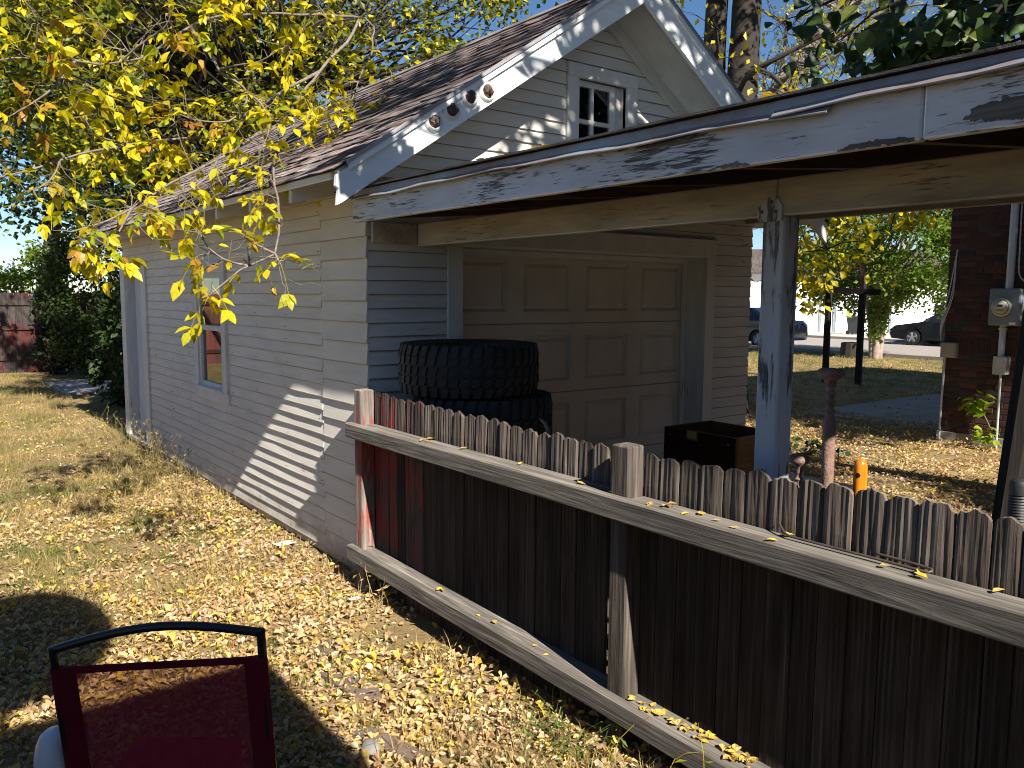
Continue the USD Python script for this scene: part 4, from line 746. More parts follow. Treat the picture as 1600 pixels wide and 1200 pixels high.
# ================================================================== BRICK HOUSE
bh = thing('brick_house', 'dark red brick house wall with electric meter at the right edge', 'house', (8.2, 0.0, 0))
BXF, BY1, BY0, BH = 8.2, 0.39, -9.0, 4.6
core = obj('wall', cbox((BXF + 0.012, BY0, 0.13), (BXF + 8.5, BY1 - 0.004, BH), 0.002), 'mortar', bh)
obj('foundation', cbox((BXF - 0.01, BY0 - 0.02, -0.2), (BXF + 8.5, BY1 + 0.02, 0.128), 0.006), 'concrete', bh)
row = 0; z = 0.135
while z < 2.95:
    if 1.075 < z < 1.13:                   # soldier course
        y = BY1
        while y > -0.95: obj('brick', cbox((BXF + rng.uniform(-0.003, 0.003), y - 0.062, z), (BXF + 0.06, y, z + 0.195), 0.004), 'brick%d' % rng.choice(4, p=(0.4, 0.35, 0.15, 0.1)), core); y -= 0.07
        z += 0.203; row += 1; continue
    y = BY1 + (0.0 if row % 2 == 0 else 0.0); first = row % 2 == 1
    while y > -0.95:
        w = 0.098 if first else 0.203; first = False
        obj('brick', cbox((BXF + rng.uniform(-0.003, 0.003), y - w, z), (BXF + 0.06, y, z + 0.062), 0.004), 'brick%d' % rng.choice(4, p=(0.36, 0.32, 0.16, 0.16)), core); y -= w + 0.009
    z += 0.0705; row += 1
obj('far_brick_wall', cbox((BXF - 0.001, BY0, 0.135), (BXF + 0.05, -1.17, BH), 0.001), 'brick_far', bh)
obj('upper_brick_wall', cbox((BXF - 0.001, -1.165, 2.96), (BXF + 0.05, BY1, BH), 0.001), 'brick_far', bh)
obj('roof', hull([(BXF - 0.4, BY1 + 0.4, BH), (BXF - 0.4, BY0 - 0.4, BH), (BXF + 8.9, BY1 + 0.4, BH), (BXF + 8.9, BY0 - 0.4, BH), (BXF + 4.2, BY1 - 3.2, BH + 1.6), (BXF + 4.2, BY0 + 3.2, BH + 1.6)]), 'shingle', bh)
em = thing('electric_meter', 'grey electric meter box with round glass dial on the brick wall', 'electric meter', (BXF, -0.33, 1.45))
obj('meter_box', cbox((BXF - 0.13, -0.50, 1.478), (BXF - 0.006, -0.165, 1.91), 0.012), 'grey_metal', em)
obj('bezel', lathe([(0.0, -0.005), (0.1, -0.004), (0.108, -0.016), (0.106, -0.035), (0.09, -0.04)], 28, (BXF - 0.13, -0.315, 1.692), 'x'), 'meter_face', em, smooth=40)
obj('dial', MB().add(*lathe([(0.0, -0.062), (0.07, -0.06), (0.082, -0.05), (0.082, -0.03)], 24, (BXF - 0.13, -0.315, 1.692), 'x')), 'meter_face', em, smooth=40)
obj('display', cbox((BXF - 0.1945, -0.345, 1.7), (BXF - 0.1925, -0.285, 1.725), 0.0005), 'black', em)
obj('name_plate', cbox((BXF - 0.195, -0.355, 1.655), (BXF - 0.1925, -0.275, 1.664), 0.0005), 'black', em)
obj('glass_cover', lathe([(0.0, -0.092), (0.05, -0.088), (0.08, -0.075), (0.092, -0.04), (0.092, -0.02)], 24, (BXF - 0.13, -0.315, 1.692), 'x'), 'meter_glass', em, smooth=50)
obj('sticker', cbox((BXF - 0.132, -0.47, 1.49), (BXF - 0.1302, -0.40, 1.52), 0.0005), 'paper', em)
obj('service_conduit', tube([(BXF - 0.07, -0.355, 4.4), (BXF - 0.07, -0.355, 1.91)], 0.042, 14), 'pale_metal', em, smooth=40)
obj('lower_conduit', tube([(BXF - 0.07, -0.315, 1.478), (BXF - 0.07, -0.315, 1.11)], 0.036, 14), 'pale_metal', em, smooth=40)
obj('pull_box', cbox((BXF - 0.13, -0.40, 0.9), (BXF - 0.006, -0.25, 1.115), 0.008), 'pale_metal', em)
obj('ground_conduit', tube([(BXF - 0.06, -0.32, 0.9), (BXF - 0.06, -0.325, 0.0)], 0.014, 10), 'pale_metal', em, smooth=40)
obj('locking_ring', lathe([(0.03, 0.0), (0.046, 0.005), (0.046, 0.03), (0.03, 0.035)], 16, (BXF - 0.07, -0.315, 1.42)), 'pale_metal', em, smooth=40)
jb = thing('junction_box', 'beige junction box with thin pipe at the corner of the brick wall', 'junction box', (BXF, 0.3, 1.05))
obj('box', cbox((BXF - 0.09, 0.2, 1.06), (BXF - 0.005, 0.385, 1.245), 0.008), 'beige', jb); obj('cover', cbox((BXF - 0.1, 0.205, 1.065), (BXF - 0.091, 0.38, 1.24), 0.003), 'beige', jb)
obj('pipe', tube([(BXF - 0.04, 0.345, 1.06), (BXF - 0.04, 0.35, 0.7), (BXF - 0.035, 0.36, 0.0)], 0.013, 10), 'pale_metal', jb, smooth=40)
cb = thing('hanging_cables', 'bundle of loose white cables hanging down the brick wall corner', 'cables', (BXF, 0.3, 1.8))
for k, (dy, dx) in enumerate(((0, 0), (0.015, -0.015), (-0.012, -0.01))):
    obj('cable', tube(smooth_path([(BXF - 0.02, 0.283, 2.39), (BXF - 0.04 + dx, 0.29 + dy, 2.1), (BXF - 0.05 + dx, 0.325 + dy * 2, 1.75), (BXF - 0.04, 0.40 + dy, 1.5), (BXF - 0.03, 0.41, 1.26)], 5), 0.006, 6), 'white_cable', cb, smooth=True)
cw = thing('service_wire', 'pale wire looping past the conduit above the meter', 'wire', (BXF, -0.45, 2.2))
obj('wire', tube(smooth_path([(BXF - 0.03, -0.41, 2.9), (BXF - 0.04, -0.42, 2.5), (BXF - 0.05, -0.43, 2.2), (BXF - 0.05, -0.47, 2.02), (BXF - 0.03, -0.53, 1.98)], 5), 0.009, 6), 'white_cable', cw, smooth=True)

# ================================================================== BEYOND: posts, street, cars, garages
pf = thing('post_frame', 'two dark timber posts joined by a crossbar on the shaded lawn', 'post frame', (13.5, 4.9, 0))
for yy, zt in ((5.3, 2.3), (4.55, 2.25)): obj('post', cbox((13.45, yy - 0.055, -0.1), (13.55, yy + 0.055, zt), 0.008), 'dark_timber', pf)
obj('crossbar', MB().add(np.array([(x, y, zb + dz) for x in (13.4, 13.448) for (y, zb) in ((4.13, 1.9), (5.36, 1.955)) for dz in (-0.055, 0.055)]), BOXF), 'dark_timber', pf)

def make_car(label, paint, loc, rz):
    c = thing('parked_car', label, 'car', loc, rz, group='cars parked along the street', local=True)
    def arc(cx, r, n=9): return [(cx + r * math.cos(a), 0.31 + r * math.sin(a)) for a in np.linspace(math.pi, 0, n)]
    prof = [(-2.3, 0.42), (-2.26, 0.26), (-1.78, 0.2)] + arc(-1.42, 0.35) + [(-1.05, 0.19), (1.0, 0.19)] + arc(1.36, 0.35) + [(1.74, 0.2), (2.22, 0.24), (2.3, 0.42), (2.28, 0.58), (2.1, 0.74), (1.1, 0.9), (0.6, 0.93), (-1.2, 0.98), (-2.1, 0.95), (-2.28, 0.8)]
    pl = Polygon(prof); mb = MB()
    def sect(pl0, y0, pl1, y1): # loft between two rings of the same polygon
        a, b = np.array(pl0), np.array(pl1); n = len(a)
        v = np.vstack([np.c_[a[:, 0], np.full(n, y0), a[:, 1]], np.c_[b[:, 0], np.full(n, y1), b[:, 1]]])
        mb.add(v, quads([[i, (i + 1) % n, n + (i + 1) % n, n + i] for i in range(n)]))
    P0 = np.array(prof); cen = np.array([0, 0.55])
    def shr(sx, sz): return cen + (P0 - cen) * [sx, sz]
    rings = [(-0.9, shr(0.965, 0.9)), (-0.87, shr(0.985, 0.97)), (-0.7, P0), (0.7, P0), (0.87, shr(0.985, 0.97)), (0.9, shr(0.965, 0.9))]
    for (ya, pa), (yb, pb) in zip(rings[:-1], rings[1:]): sect(pa, ya, pb, yb)
    for yy, pa in (rings[0], rings[-1]):
        tv, tf = trimesh.creation.triangulate_polygon(Polygon(pa), engine='earcut'); mb.add(np.c_[tv[:, 0], np.full(len(tv), yy), tv[:, 1]], tf)
    obj('body', mb, paint, c, smooth=30)
    gp2 = [(1.05, 0.9), (0.2, 1.38), (-0.2, 1.43), (-0.9, 1.4), (-1.85, 0.96)]
    v = [];
    for (x, zz) in gp2:
        hwid = 0.8 if zz < 1.0 else 0.6
        v += [(x, -hwid, zz), (x, hwid, zz)]
    obj('windows', hull(v), 'car_glass', c, smooth=25)
    obj('roof', hull([(x, y, zz) for (x, zz) in ((0.3, 1.385), (-0.2, 1.44), (-0.9, 1.41)) for y in (-0.6, 0.6)] + [(0.25, y, 1.36) for y in (-0.55, 0.55)] + [(-0.95, y, 1.37) for y in (-0.55, 0.55)]), paint, c, smooth=25)
    for s in (-1, 1):
        obj('pillar', tube([(1.0, 0.785 * s, 0.92), (0.28, 0.605 * s, 1.375)], 0.025, 6), paint, c); obj('pillar', tube([(-0.35, 0.80 * s, 0.95), (-0.4, 0.61 * s, 1.39)], 0.03, 6), paint, c); obj('pillar', tube([(-1.75, 0.785 * s, 0.96), (-0.95, 0.605 * s, 1.38)], 0.045, 6), paint, c)
        obj('mirror', cbox((0.72, s * 0.85, 0.92), (0.85, s * 1.02, 1.04), 0.03), paint, c)
        obj('headlight', hull([(2.22, s * 0.55, 0.6), (2.22, s * 0.55, 0.7), (2.05, s * 0.84, 0.72), (2.13, s * 0.84, 0.6), (1.95, s * 0.86, 0.7)]), 'lamp_lens', c)
        obj('tail_light', hull([(-2.285, s * 0.5, 0.78), (-2.285, s * 0.5, 0.88), (-2.13, s * 0.87, 0.76), (-2.05, s * 0.87, 0.9), (-2.26, s * 0.8, 0.76)]), 'tail_lens', c)
        for x in (-1.42, 1.36):
            wh = obj('wheel', lathe([(0.2, -0.1), (0.29, -0.105), (0.315, -0.08), (0.32, 0.0), (0.315, 0.08), (0.29, 0.105), (0.2, 0.1)], 28, (x, s * 0.79, 0.31), 'y'), 'rubber', c, smooth=40)
            mb = MB().add(*lathe([(0.215, s * 0.07), (0.2, s * 0.105), (0.19, s * 0.09), (0.185, s * 0.02), (0.0, s * 0.01)], 24, (x, s * 0.79, 0.31), 'y'))
            for k in range(5):
                a = 2 * math.pi * k / 5 + 0.3
                mb.add(*tube([(x, s * 0.875, 0.31), (x + 0.195 * math.cos(a), s * 0.885, 0.31 + 0.195 * math.sin(a))], [0.035, 0.026], 6))
            obj('rim', mb, 'alloy', wh)
    obj('bumper_grille', cbox((2.25, -0.5, 0.36), (2.305, 0.5, 0.5), 0.02), 'black', c)
    return c
make_car('black sedan parked across the street in front of the white garage', 'car_dark', (29.6, 9.85, 0.006), math.pi / 2)
make_car('dark blue car whose rear shows beside the flaking white post', 'car_blue', (23.2, 14.9, 0.006), math.pi / 2)

wg = thing('white_garages', 'white garage building with closed doors across the street', 'garage building', (37.5, 18.0, 0), math.radians(50), local=True)
obj('wall', cbox((0.0, -4.2, 0.0), (7, 20, 3.0), 0.02), 'stucco', wg)
for k, (y0, y1) in enumerate(((-1.0, 1.6), (2.5, 5.1), (6.2, 8.8), (9.7, 12.3))):
    gd = obj('garage_door', cbox((-0.045, y0, 0.02), (-0.001, y1, 2.25), 0.004), 'stucco', wg)
    for zz in (0.56, 1.12, 1.68): obj('door_joint', cbox((-0.052, y0 + 0.02, zz), (-0.0455, y1 - 0.02, zz + 0.025), 0.001), 'grey_metal', gd)
    for yy in (y0 - 0.16, y1 + 0.04): obj('door_trim', cbox((-0.05, yy, 0.0), (-0.001, yy + 0.12, 2.36), 0.003), 'grey_metal', wg)
obj('roof', hull([(-0.5, -4.6, 3.0), (-0.5, 20.5, 3.0), (7.5, -4.6, 3.0), (7.5, 20.5, 3.0), (3.5, -4, 4.4), (3.5, 20, 4.4)]), 'shingle', wg)
wb = thing('wheeled_bin', 'dark grey wheeled bin standing by the white garage doors', 'bin', (35.4, 17.2, 0))
bx, by = 35.2, 17.3
obj('body', hull([(bx + sx * a, by + sy * b, zz) for sx in (-1, 1) for sy in (-1, 1) for a, b, zz in ((0.22, 0.24, 0.05), (0.29, 0.31, 0.85))]), 'bin', wb)
obj('lid', hull([(bx + sx * a, by + sy * b, zz) for sx in (-1, 1) for sy in (-1, 1) for a, b, zz in ((0.33, 0.35, 0.86), (0.33, 0.35, 0.9), (0.26, 0.27, 0.94))]), 'rust', wb, label='reddish brown bin lid')
for s in (-1, 1): obj('wheel', lathe([(0.0, -0.03), (0.1, -0.03), (0.11, 0.0), (0.1, 0.03), (0.0, 0.03)], 16, (bx + s * 0.2, by + 0.27, 0.11), 'x'), 'rubber', wb)
ub = thing('utility_boxes', 'grey utility cabinet and brown post beside the black sedan', 'utility box', (35.5, 13.0, 0))
obj('cabinet', cbox((36.5, 13.7, 0.0), (37.0, 14.2, 1.5), 0.03), 'black', ub); obj('meter', cbox((36.6, 13.75, 1.55), (36.9, 14.15, 2.0), 0.03), 'pale_metal', ub); obj('post', tube([(36.6, 13.2, 0.0), (36.6, 13.2, 1.75)], 0.14, 10), 'rust', ub)
st = thing('log_stump', 'weathered hollow log stump lying beside the pale tree trunk', 'stump', (20.6, 9.15, 0))
obj('stump', lathe([(0.1, 0.3), (0.24, 0.46), (0.3, 0.45), (0.31, 0.3), (0.34, 0.0)], 14, (20.7, 8.95, 0)), 'bark_dark', st)

# ------------------------------------------------------------------ back fence, side fence, house behind the photographer
bf = thing('back_fence', 'tall old plank fence at the end of the yard, flaked red paint', 'fence', (-3, 16.7, 0))
x = -6.5
while x < 2.0:
    w = rng.uniform(0.13, 0.155); c = 0.03; zt = 1.78 + rng.uniform(-0.02, 0.02)
    pl = Polygon([(x + 0.004, 0.0), (x + w - 0.004, 0.0), (x + w - 0.004, zt - c), (x + w - c, zt), (x + c, zt), (x + 0.004, zt - c)])
    obj('plank', prism(pl, 0, 0.018, lambda u, v, d: (u, 16.72 + d, v)), 'red_fence' if x < -2.6 else 'picket_far', bf); x += w
for zz in (0.28, 0.95, 1.5): obj('rail', cbox((-6.5, 16.68, zz), (2.0, 16.718, zz + 0.09)), 'picket_far', bf)
obj('brace', tube([(-4.6, 16.66, 0.3), (-3.9, 16.66, 1.6)], 0.05, 4), 'dark_timber', bf)
sf = thing('side_fence', 'red stained plank fence along the far side of the yard', 'fence', (-6.8, 6, 0))
mb = MB(); y = -2.0
while y < 16.4: mb.add(*cbox((-6.82, y, 0.0), (-6.8, y + 0.138, 1.8 + rng.uniform(-0.02, 0.02)), 0.004)); y += 0.145
obj('planks', mb, 'red_fence', sf, kind='stuff')
for zz in (0.3, 1.0, 1.55): obj('rail', cbox((-6.799, -2, zz), (-6.76, 16.4, zz + 0.09)), 'red_fence', sf)
obj('brace', tube([(-6.74, 4.4, 0.3), (-6.74, 5.6, 1.6)], 0.05, 4), 'red_fence', sf)
hb = thing('house_porch', 'tan house with a flat porch roof behind the photographer', 'house', (-5, -8, 0))
obj('porch_roof', cbox((-9.5, -9.0, 2.6), (-1.437, -4.335, 2.64), 0.006), 'house_wall', hb)
obj('wall', cbox((-9.5, -15.0, 0.0), (-1.8, -8.2, 3.2), 0.01), 'house_wall', hb); obj('rear_wing', cbox((-1.79, -15.0, 0.0), (9.5, -9.4, 3.6), 0.01), 'house_wall', hb); obj('wing_roof', hull([(-2.1, -9.0, 3.6), (9.9, -9.0, 3.6), (-2.1, -15.4, 3.6), (9.9, -15.4, 3.6), (0.0, -12, 5.2), (8.0, -12, 5.2)]), 'shingle', hb)  # right-hand wing and its roof added out of view to block sky light
for xx in (-9.3, -5.6, -1.7): obj('porch_post', cbox((xx, -4.6, 0), (xx + 0.1, -4.5, 2.599), 0.006), 'trim', hb)
sd_ = thing('satellite_dish', 'grey dish on a mast added out of view to cast a round shadow', 'added dish', (-2.58, -4.7, 2.64))  # unseen dish, added only for the round shadow on the ground
v, f = lathe([(0.0, 0.0), (0.2, 0.02), (0.38, 0.07), (0.48, 0.12), (0.475, 0.13), (0.37, 0.085), (0.2, 0.035), (0.0, 0.015)], 28)
Rm = trimesh.transformations.rotation_matrix(math.radians(50), (1, 0, 0))[:3, :3]
obj('dish', (v @ Rm.T + [-2.58, -4.7, 3.6], f), 'grey_metal', sd_, smooth=40); obj('mast', tube([(-2.58, -4.75, 2.64), (-2.58, -4.72, 3.6)], 0.025, 8), 'grey_metal', sd_)

# ================================================================== VEGETATION
def unit(v): v = np.asarray(v, float); return v / (np.linalg.norm(v, axis=-1, keepdims=True) + 1e-12)

def leaflet(L, w, r, fold=0.25, droop=0.3):
    """one pointed leaflet along +x: 7 vertices, 6 faces, folded along the rib"""
    a = w * r.uniform(0.85, 1.15); d = droop * r.uniform(0.3, 1.4); fz = fold * r.uniform(0.2, 1.5)
    v = np.array([[0, 0, 0], [0.5, 0, -0.1 * d], [1, r.uniform(-0.08, 0.08), -0.55 * d], [0.27, a, fz * a - 0.03 * d], [0.66, a * r.uniform(0.6, 0.95), fz * a * 0.8 - 0.2 * d], [0.27, -a, fz * a - 0.03 * d], [0.66, -a * r.uniform(0.6, 0.95), fz * a * 0.8 - 0.2 * d]]) * L
    return v, np.array([[0, 1, 3], [3, 1, 4], [4, 1, 2], [0, 5, 1], [5, 6, 1], [6, 2, 1]])

def frame_of(d, up):
    x = unit(d); y = np.cross(up, x); y = unit(y) if np.linalg.norm(y) > 1e-6 else np.array([0, 1.0, 0]); return np.stack([x, y, np.cross(x, y)])

def compound(p, d, size, r, n=5, tri=False):
    """a box elder leaf: stalk, two pairs of leaflets and an end leaflet"""
    mb = MB(); d = unit(d); L = size * r.uniform(1.3, 1.9)
    up = unit(np.array([r.normal(0, 0.4), r.normal(0, 0.4), 1.0]))
    B = frame_of(d, up); pts = [p + B[0] * L * s - np.array([0, 0, 0.35 * L * s * s]) for s in (0, 0.4, 0.75, 1.0)]
    mb.add(*tube(pts, [0.0013, 0.0011, 0.001, 0.0008], 3, False))
    spots = [(1.0, 0.0, 1.1)] + ([(0.95, 1, 0.95), (0.95, -1, 0.95)] if n >= 3 else []) + ([(0.6, 1, 0.8), (0.6, -1, 0.8)] if n >= 5 else [])
    for s, sd, k in spots:
        q = p + B[0] * L * s - np.array([0, 0, 0.35 * L * s * s]); t = unit(B[0] * (1 if sd == 0 else 0.55) + B[1] * sd * r.uniform(0.6, 1.0) + np.array([0, 0, -r.uniform(0.15, 0.75)]))
        v, f = leaflet(size * k * r.uniform(0.8, 1.2), 0.27, r); Bl = frame_of(t, unit(up + r.normal(0, 0.3, 3))); mb.add(q + v @ Bl, f)
    return mb

def cards(c, size, r, droop=0.2, w=0.32, up=0.4):
    """many simple folded leaves at the points c: 4 vertices and 2 faces each"""
    n = len(c); d = unit(r.normal(0, 1, (n, 3)) * [1, 1, 0.6] - [0, 0, droop]); u = unit(r.normal(0, 1, (n, 3)) + [0, 0, up]); y = unit(np.cross(u, d)); zz = np.cross(d, y)
    s = (size * r.uniform(0.65, 1.3, n))[:, None]
    v = np.stack([c, c + s * (0.5 * d + w * y + 0.1 * zz), c + s * d, c + s * (0.5 * d - w * y + 0.1 * zz)], 1).reshape(-1, 3)
    i = np.arange(n)[:, None] * 4
    return v, np.concatenate([i + [0, 1, 2], i + [0, 2, 3]])

def in_ellipsoid(n, c, rad, r, hollow=0.0):
    d = unit(r.normal(0, 1, (n, 3))); q = (hollow + (1 - hollow) * r.uniform(0, 1, n)) ** (1 / 3.0)
    return np.asarray(c) + d * q[:, None] * rad

def clumpy(n, c, rad, r, clumps=60, spread=0.16, hollow=0.35):
    k = in_ellipsoid(clumps, c, rad, r, hollow); wt = r.uniform(0.3, 1.6, clumps); idx = r.choice(clumps, n, p=wt / wt.sum())
    return k[idx] + r.normal(0, 1, (n, 3)) * np.asarray(rad) * spread * np.array([1, 1, 0.75]), k

def barked(pts, rads, r, sides=30, amp=0.1):
    """a trunk whose bark is ridged"""
    v, f = tube(pts, rads, sides, False); n = len(pts); c = np.repeat(np.asarray(pts), sides, 0); a = np.tile(np.arange(sides) * 2 * np.pi / sides, n)
    q = np.stack([np.cos(a) * 3.2, np.sin(a) * 3.2, c[:, 2] * 1.6], 1); k = 1 + amp * 2 * (meshkit.fbm(q * 1.7, 4, int(r.integers(99))) - 0.5)
    return c + (v - c) * k[:, None], f

def limb(mb, p0, p1, r0, r1, r, bend=0.12, sides=6, n=6):
    p0, p1 = np.asarray(p0, float), np.asarray(p1, float); L = np.linalg.norm(p1 - p0); o = r.normal(0, bend * L, 3); o2 = r.normal(0, bend * 0.4 * L, 3)
    t = np.linspace(0, 1, n)[:, None]; pts = p0 + (p1 - p0) * t + o * np.sin(np.pi * t) + o2 * np.sin(2 * np.pi * t)
    mb.add(*tube(pts, np.linspace(r0, r1, n), sides)); return pts

def twigs(mb, pts, r, count, length, rad, droop=0.0, sub=2):
    ends = []
    for _ in range(count):
        p = pts[r.integers(len(pts))]; d = unit(r.normal(0, 1, 3) + [0, 0, -droop]); q = limb(mb, p, p + d * length * r.uniform(0.5, 1.3), rad, rad * 0.4, r, 0.12, 4, 4); ends.append(q[-1])
        for _ in range(sub):
            b = q[r.integers(1, len(q))]; e = b + unit(d + r.normal(0, 0.8, 3)) * length * r.uniform(0.25, 0.6); limb(mb, b, e, rad * 0.5, rad * 0.2, r, 0.1, 3, 3); ends.append(e)
    return ends

def tree(name, label, cat, base, trunk, rad, bark, crown, leafmat_, r, branches=None, extra=None, group=None):
    t = thing(name, label, cat, base, group=group); mb = MB()
    mb.add(*tube(smooth_path(trunk, 4), np.linspace(rad, rad * 0.55, 4 * (len(trunk) - 1) + 1), 12)); obj('trunk', mb, bark, t, smooth=True)
    return t

# --- box elder: rooted behind the garage, yellow boughs arching over the roof towards the yard
r = np.random.default_rng(21)
be = thing('box_elder', 'yellow-leaved box elder with boughs hanging over the garage roof and yard', 'tree', (2.6, 9.2, 0))
obj('trunk', tube(smooth_path([(2.6, 9.2, -0.1), (2.5, 9.0, 1.5), (2.3, 8.6, 3.2), (2.4, 8.0, 4.6), (2.9, 7.2, 6.2), (3.4, 6.8, 8.0)], 4), np.linspace(0.2, 0.08, 21), 12), 'bark_dark', be, smooth=True)
BR = {"A":[[1.962,3.924,4.774],[1.156,3.162,3.947],[0.535,2.294,3.38],[-0.071,1.172,2.883],[-0.506,0.176,2.417],[-0.645,-0.258,2.162],[-0.755,-0.449,1.999],[-0.888,-0.42,1.932],[-0.998,-0.409,1.866],[-1.067,-0.369,1.771]],"A2":[[-0.755,-0.449,1.999],[-0.831,-0.451,2.028],[-0.916,-0.445,2.066]],"A3":[[-0.888,-0.42,1.932],[-0.993,-0.401,1.951],[-1.086,-0.384,2.021],[-1.113,-0.419,2.079]],"A4":[[-0.755,-0.449,1.999],[-0.766,-0.509,1.968],[-0.776,-0.567,1.941]],"B":[[0.535,2.294,3.38],[-0.197,1.267,2.882],[-0.621,0.797,2.627],[-0.985,0.542,2.432],[-1.246,0.337,2.252],[-1.446,0.223,2.147],[-1.574,0.186,2.089]],"B2":[[-0.621,0.797,2.627],[-0.82,0.545,2.446],[-0.929,0.492,2.377],[-1.092,0.483,2.327]],"B3":[[-1.246,0.337,2.252],[-1.331,0.26,2.139],[-1.427,0.192,2.031],[-1.48,0.162,1.979]],"C":[[1.962,3.924,4.774],[0.597,3.007,4.33],[-0.444,1.822,3.726],[-1.117,0.995,3.17],[-1.414,0.702,3.068],[-1.643,0.621,3.052],[-1.965,0.596,2.927]],"C2":[[-1.117,0.995,3.17],[-1.011,0.805,3.294],[-0.941,0.641,3.412],[-0.989,0.571,3.559]],"C3":[[-1.643,0.621,3.052],[-1.624,0.496,3.173],[-1.685,0.43,3.27]],"C4":[[-1.414,0.702,3.068],[-1.525,0.64,2.925],[-1.685,0.619,2.797],[-1.813,0.573,2.674]],"D":[[1.156,3.162,3.947],[0.265,2.495,3.35],[-0.447,1.457,2.88],[-1.089,1.039,2.718],[-1.532,0.718,2.525],[-1.818,0.665,2.389],[-1.939,0.624,2.342]],"D2":[[-1.089,1.039,2.718],[-1.286,0.94,2.744],[-1.36,0.884,2.854],[-1.357,0.773,2.977]],"D3":[[-1.532,0.718,2.525],[-1.599,0.624,2.387],[-1.714,0.576,2.322]],"E":[[1.962,3.924,4.774],[1.17,2.134,3.901],[0.589,1.24,3.369],[0.336,0.892,3.11],[0.146,0.754,2.891]],"E2":[[0.589,1.24,3.369],[0.262,1.094,3.245],[0.067,1.097,3.108]],"E3":[[1.17,2.134,3.901],[0.989,1.469,3.574],[0.787,1.207,3.298]],"F":[[-0.444,1.822,3.726],[-0.469,1.147,3.269],[-0.4,0.813,3.053],[-0.543,0.77,2.868],[-0.797,0.707,2.845]],"F2":[[-0.469,1.147,3.269],[-0.355,0.806,3.258],[-0.225,0.594,3.352]],"F3":[[-0.4,0.813,3.053],[-0.349,0.626,2.89],[-0.43,0.534,2.692]],"G":[[0.597,3.007,4.33],[0.096,1.461,4.1],[-0.391,0.9,3.748],[-0.666,0.694,3.481]],"G2":[[0.096,1.461,4.1],[0.216,1.077,3.802],[0.267,0.884,3.592]],"G3":[[-0.444,1.822,3.726],[-0.786,1.4,3.351],[-0.853,1.309,3.239]]}
CL = [[-0.929,0.492,2.377,34,0.205],[-1.092,0.483,2.327,20,0.146],[-0.692,0.709,2.513,14,0.138],[-1.244,0.34,2.286,18,0.14],[-1.445,0.224,2.164,24,0.113],[-1.56,0.178,2.106,14,0.081],[-1.427,0.192,2.031,16,0.093],[-1.467,0.152,1.979,6,0.046],[-1.084,-0.382,2.052,9,0.069],[-1.109,-0.375,1.958,9,0.069],[-1.049,-0.37,1.866,14,0.089],[-1.076,-0.365,1.755,8,0.051],[-0.872,-0.425,1.986,5,0.071],[-0.784,-0.556,1.978,6,0.051],[-0.692,-0.211,2.246,5,0.061],[-0.463,0.554,2.652,18,0.158],[-0.429,0.388,2.551,12,0.116],[-0.593,0.373,2.448,8,0.091],[-0.4,0.813,3.053,30,0.226],[-0.572,0.798,2.908,24,0.202],[-0.797,0.707,2.845,26,0.213],[-0.382,0.648,2.87,14,0.161],[-0.226,0.592,3.332,18,0.161],[0.298,1.066,3.246,30,0.274],[0.336,0.892,3.11,22,0.202],[0.148,0.756,2.913,8,0.096],[0.103,1.069,3.108,16,0.18],[0.789,1.211,3.347,10,0.171],[-1.019,0.793,3.162,8,0.084],[-0.943,0.638,3.375,16,0.149],[-0.667,0.692,3.462,22,0.174],[-0.435,0.786,3.59,26,0.222],[-0.083,1.036,3.687,22,0.239],[0.211,1.069,3.712,18,0.202],[-1.624,0.496,3.173,16,0.133],[-1.739,0.466,3.237,12,0.098],[-1.668,0.645,3.086,8,0.089],[-1.525,0.64,2.925,6,0.105],[-1.755,0.54,2.757,9,0.133],[-1.593,0.542,2.747,6,0.102],[-1.359,0.769,2.941,10,0.109],[-1.316,0.963,2.744,14,0.152],[-1.115,1.071,2.804,18,0.178],[-1.264,0.905,2.612,14,0.137],[-1.532,0.718,2.525,10,0.143],[-1.787,0.65,2.457,8,0.102],[-1.699,0.568,2.339,9,0.102],[-1.572,0.601,2.37,6,0.084],[-0.901,1.031,2.785,18,0.202],[-0.893,1.182,3.008,14,0.164],[-1.047,1.175,3.024,10,0.181],[-1.283,0.866,3.15,6,0.112],[-0.965,0.804,2.612,12,0.155],[-1.326,0.934,3.409,10,0.167],[-1.103,1.015,3.401,12,0.174]]
root = np.array([2.35, 8.3, 4.0]); mb_tw = MB(); allpts = []
RAD = {'A': 0.026, 'B': 0.014, 'C': 0.022, 'D': 0.016, 'E': 0.014, 'F': 0.012, 'G': 0.011}
for k, pts in BR.items():
    main = len(k) == 1; q = [np.array(p) for p in pts]
    if k in ('A', 'C', 'E'): q = [root] + [root * 0.45 + q[0] * 0.55 + np.array([0, 0, 0.7])] + q
    sp = smooth_path(q, 5, True); sp = sp + 0.025 * (np.stack([meshkit.noise(sp * 3.0 + s) for s in (0, 9, 17)], 1) - 0.5) * 2
    R0 = RAD.get(k, 0.0075) if main else 0.0075
    if main: obj('bough', tube(sp, np.linspace(R0, 0.0045, len(sp)), 7), 'twig', be, smooth=True)
    else: mb_tw.add(*tube(sp, np.linspace(R0, 0.0025, len(sp)), 5))
    allpts.append(sp[6:] if main else sp)
BP = np.vstack(allpts); leaves = []
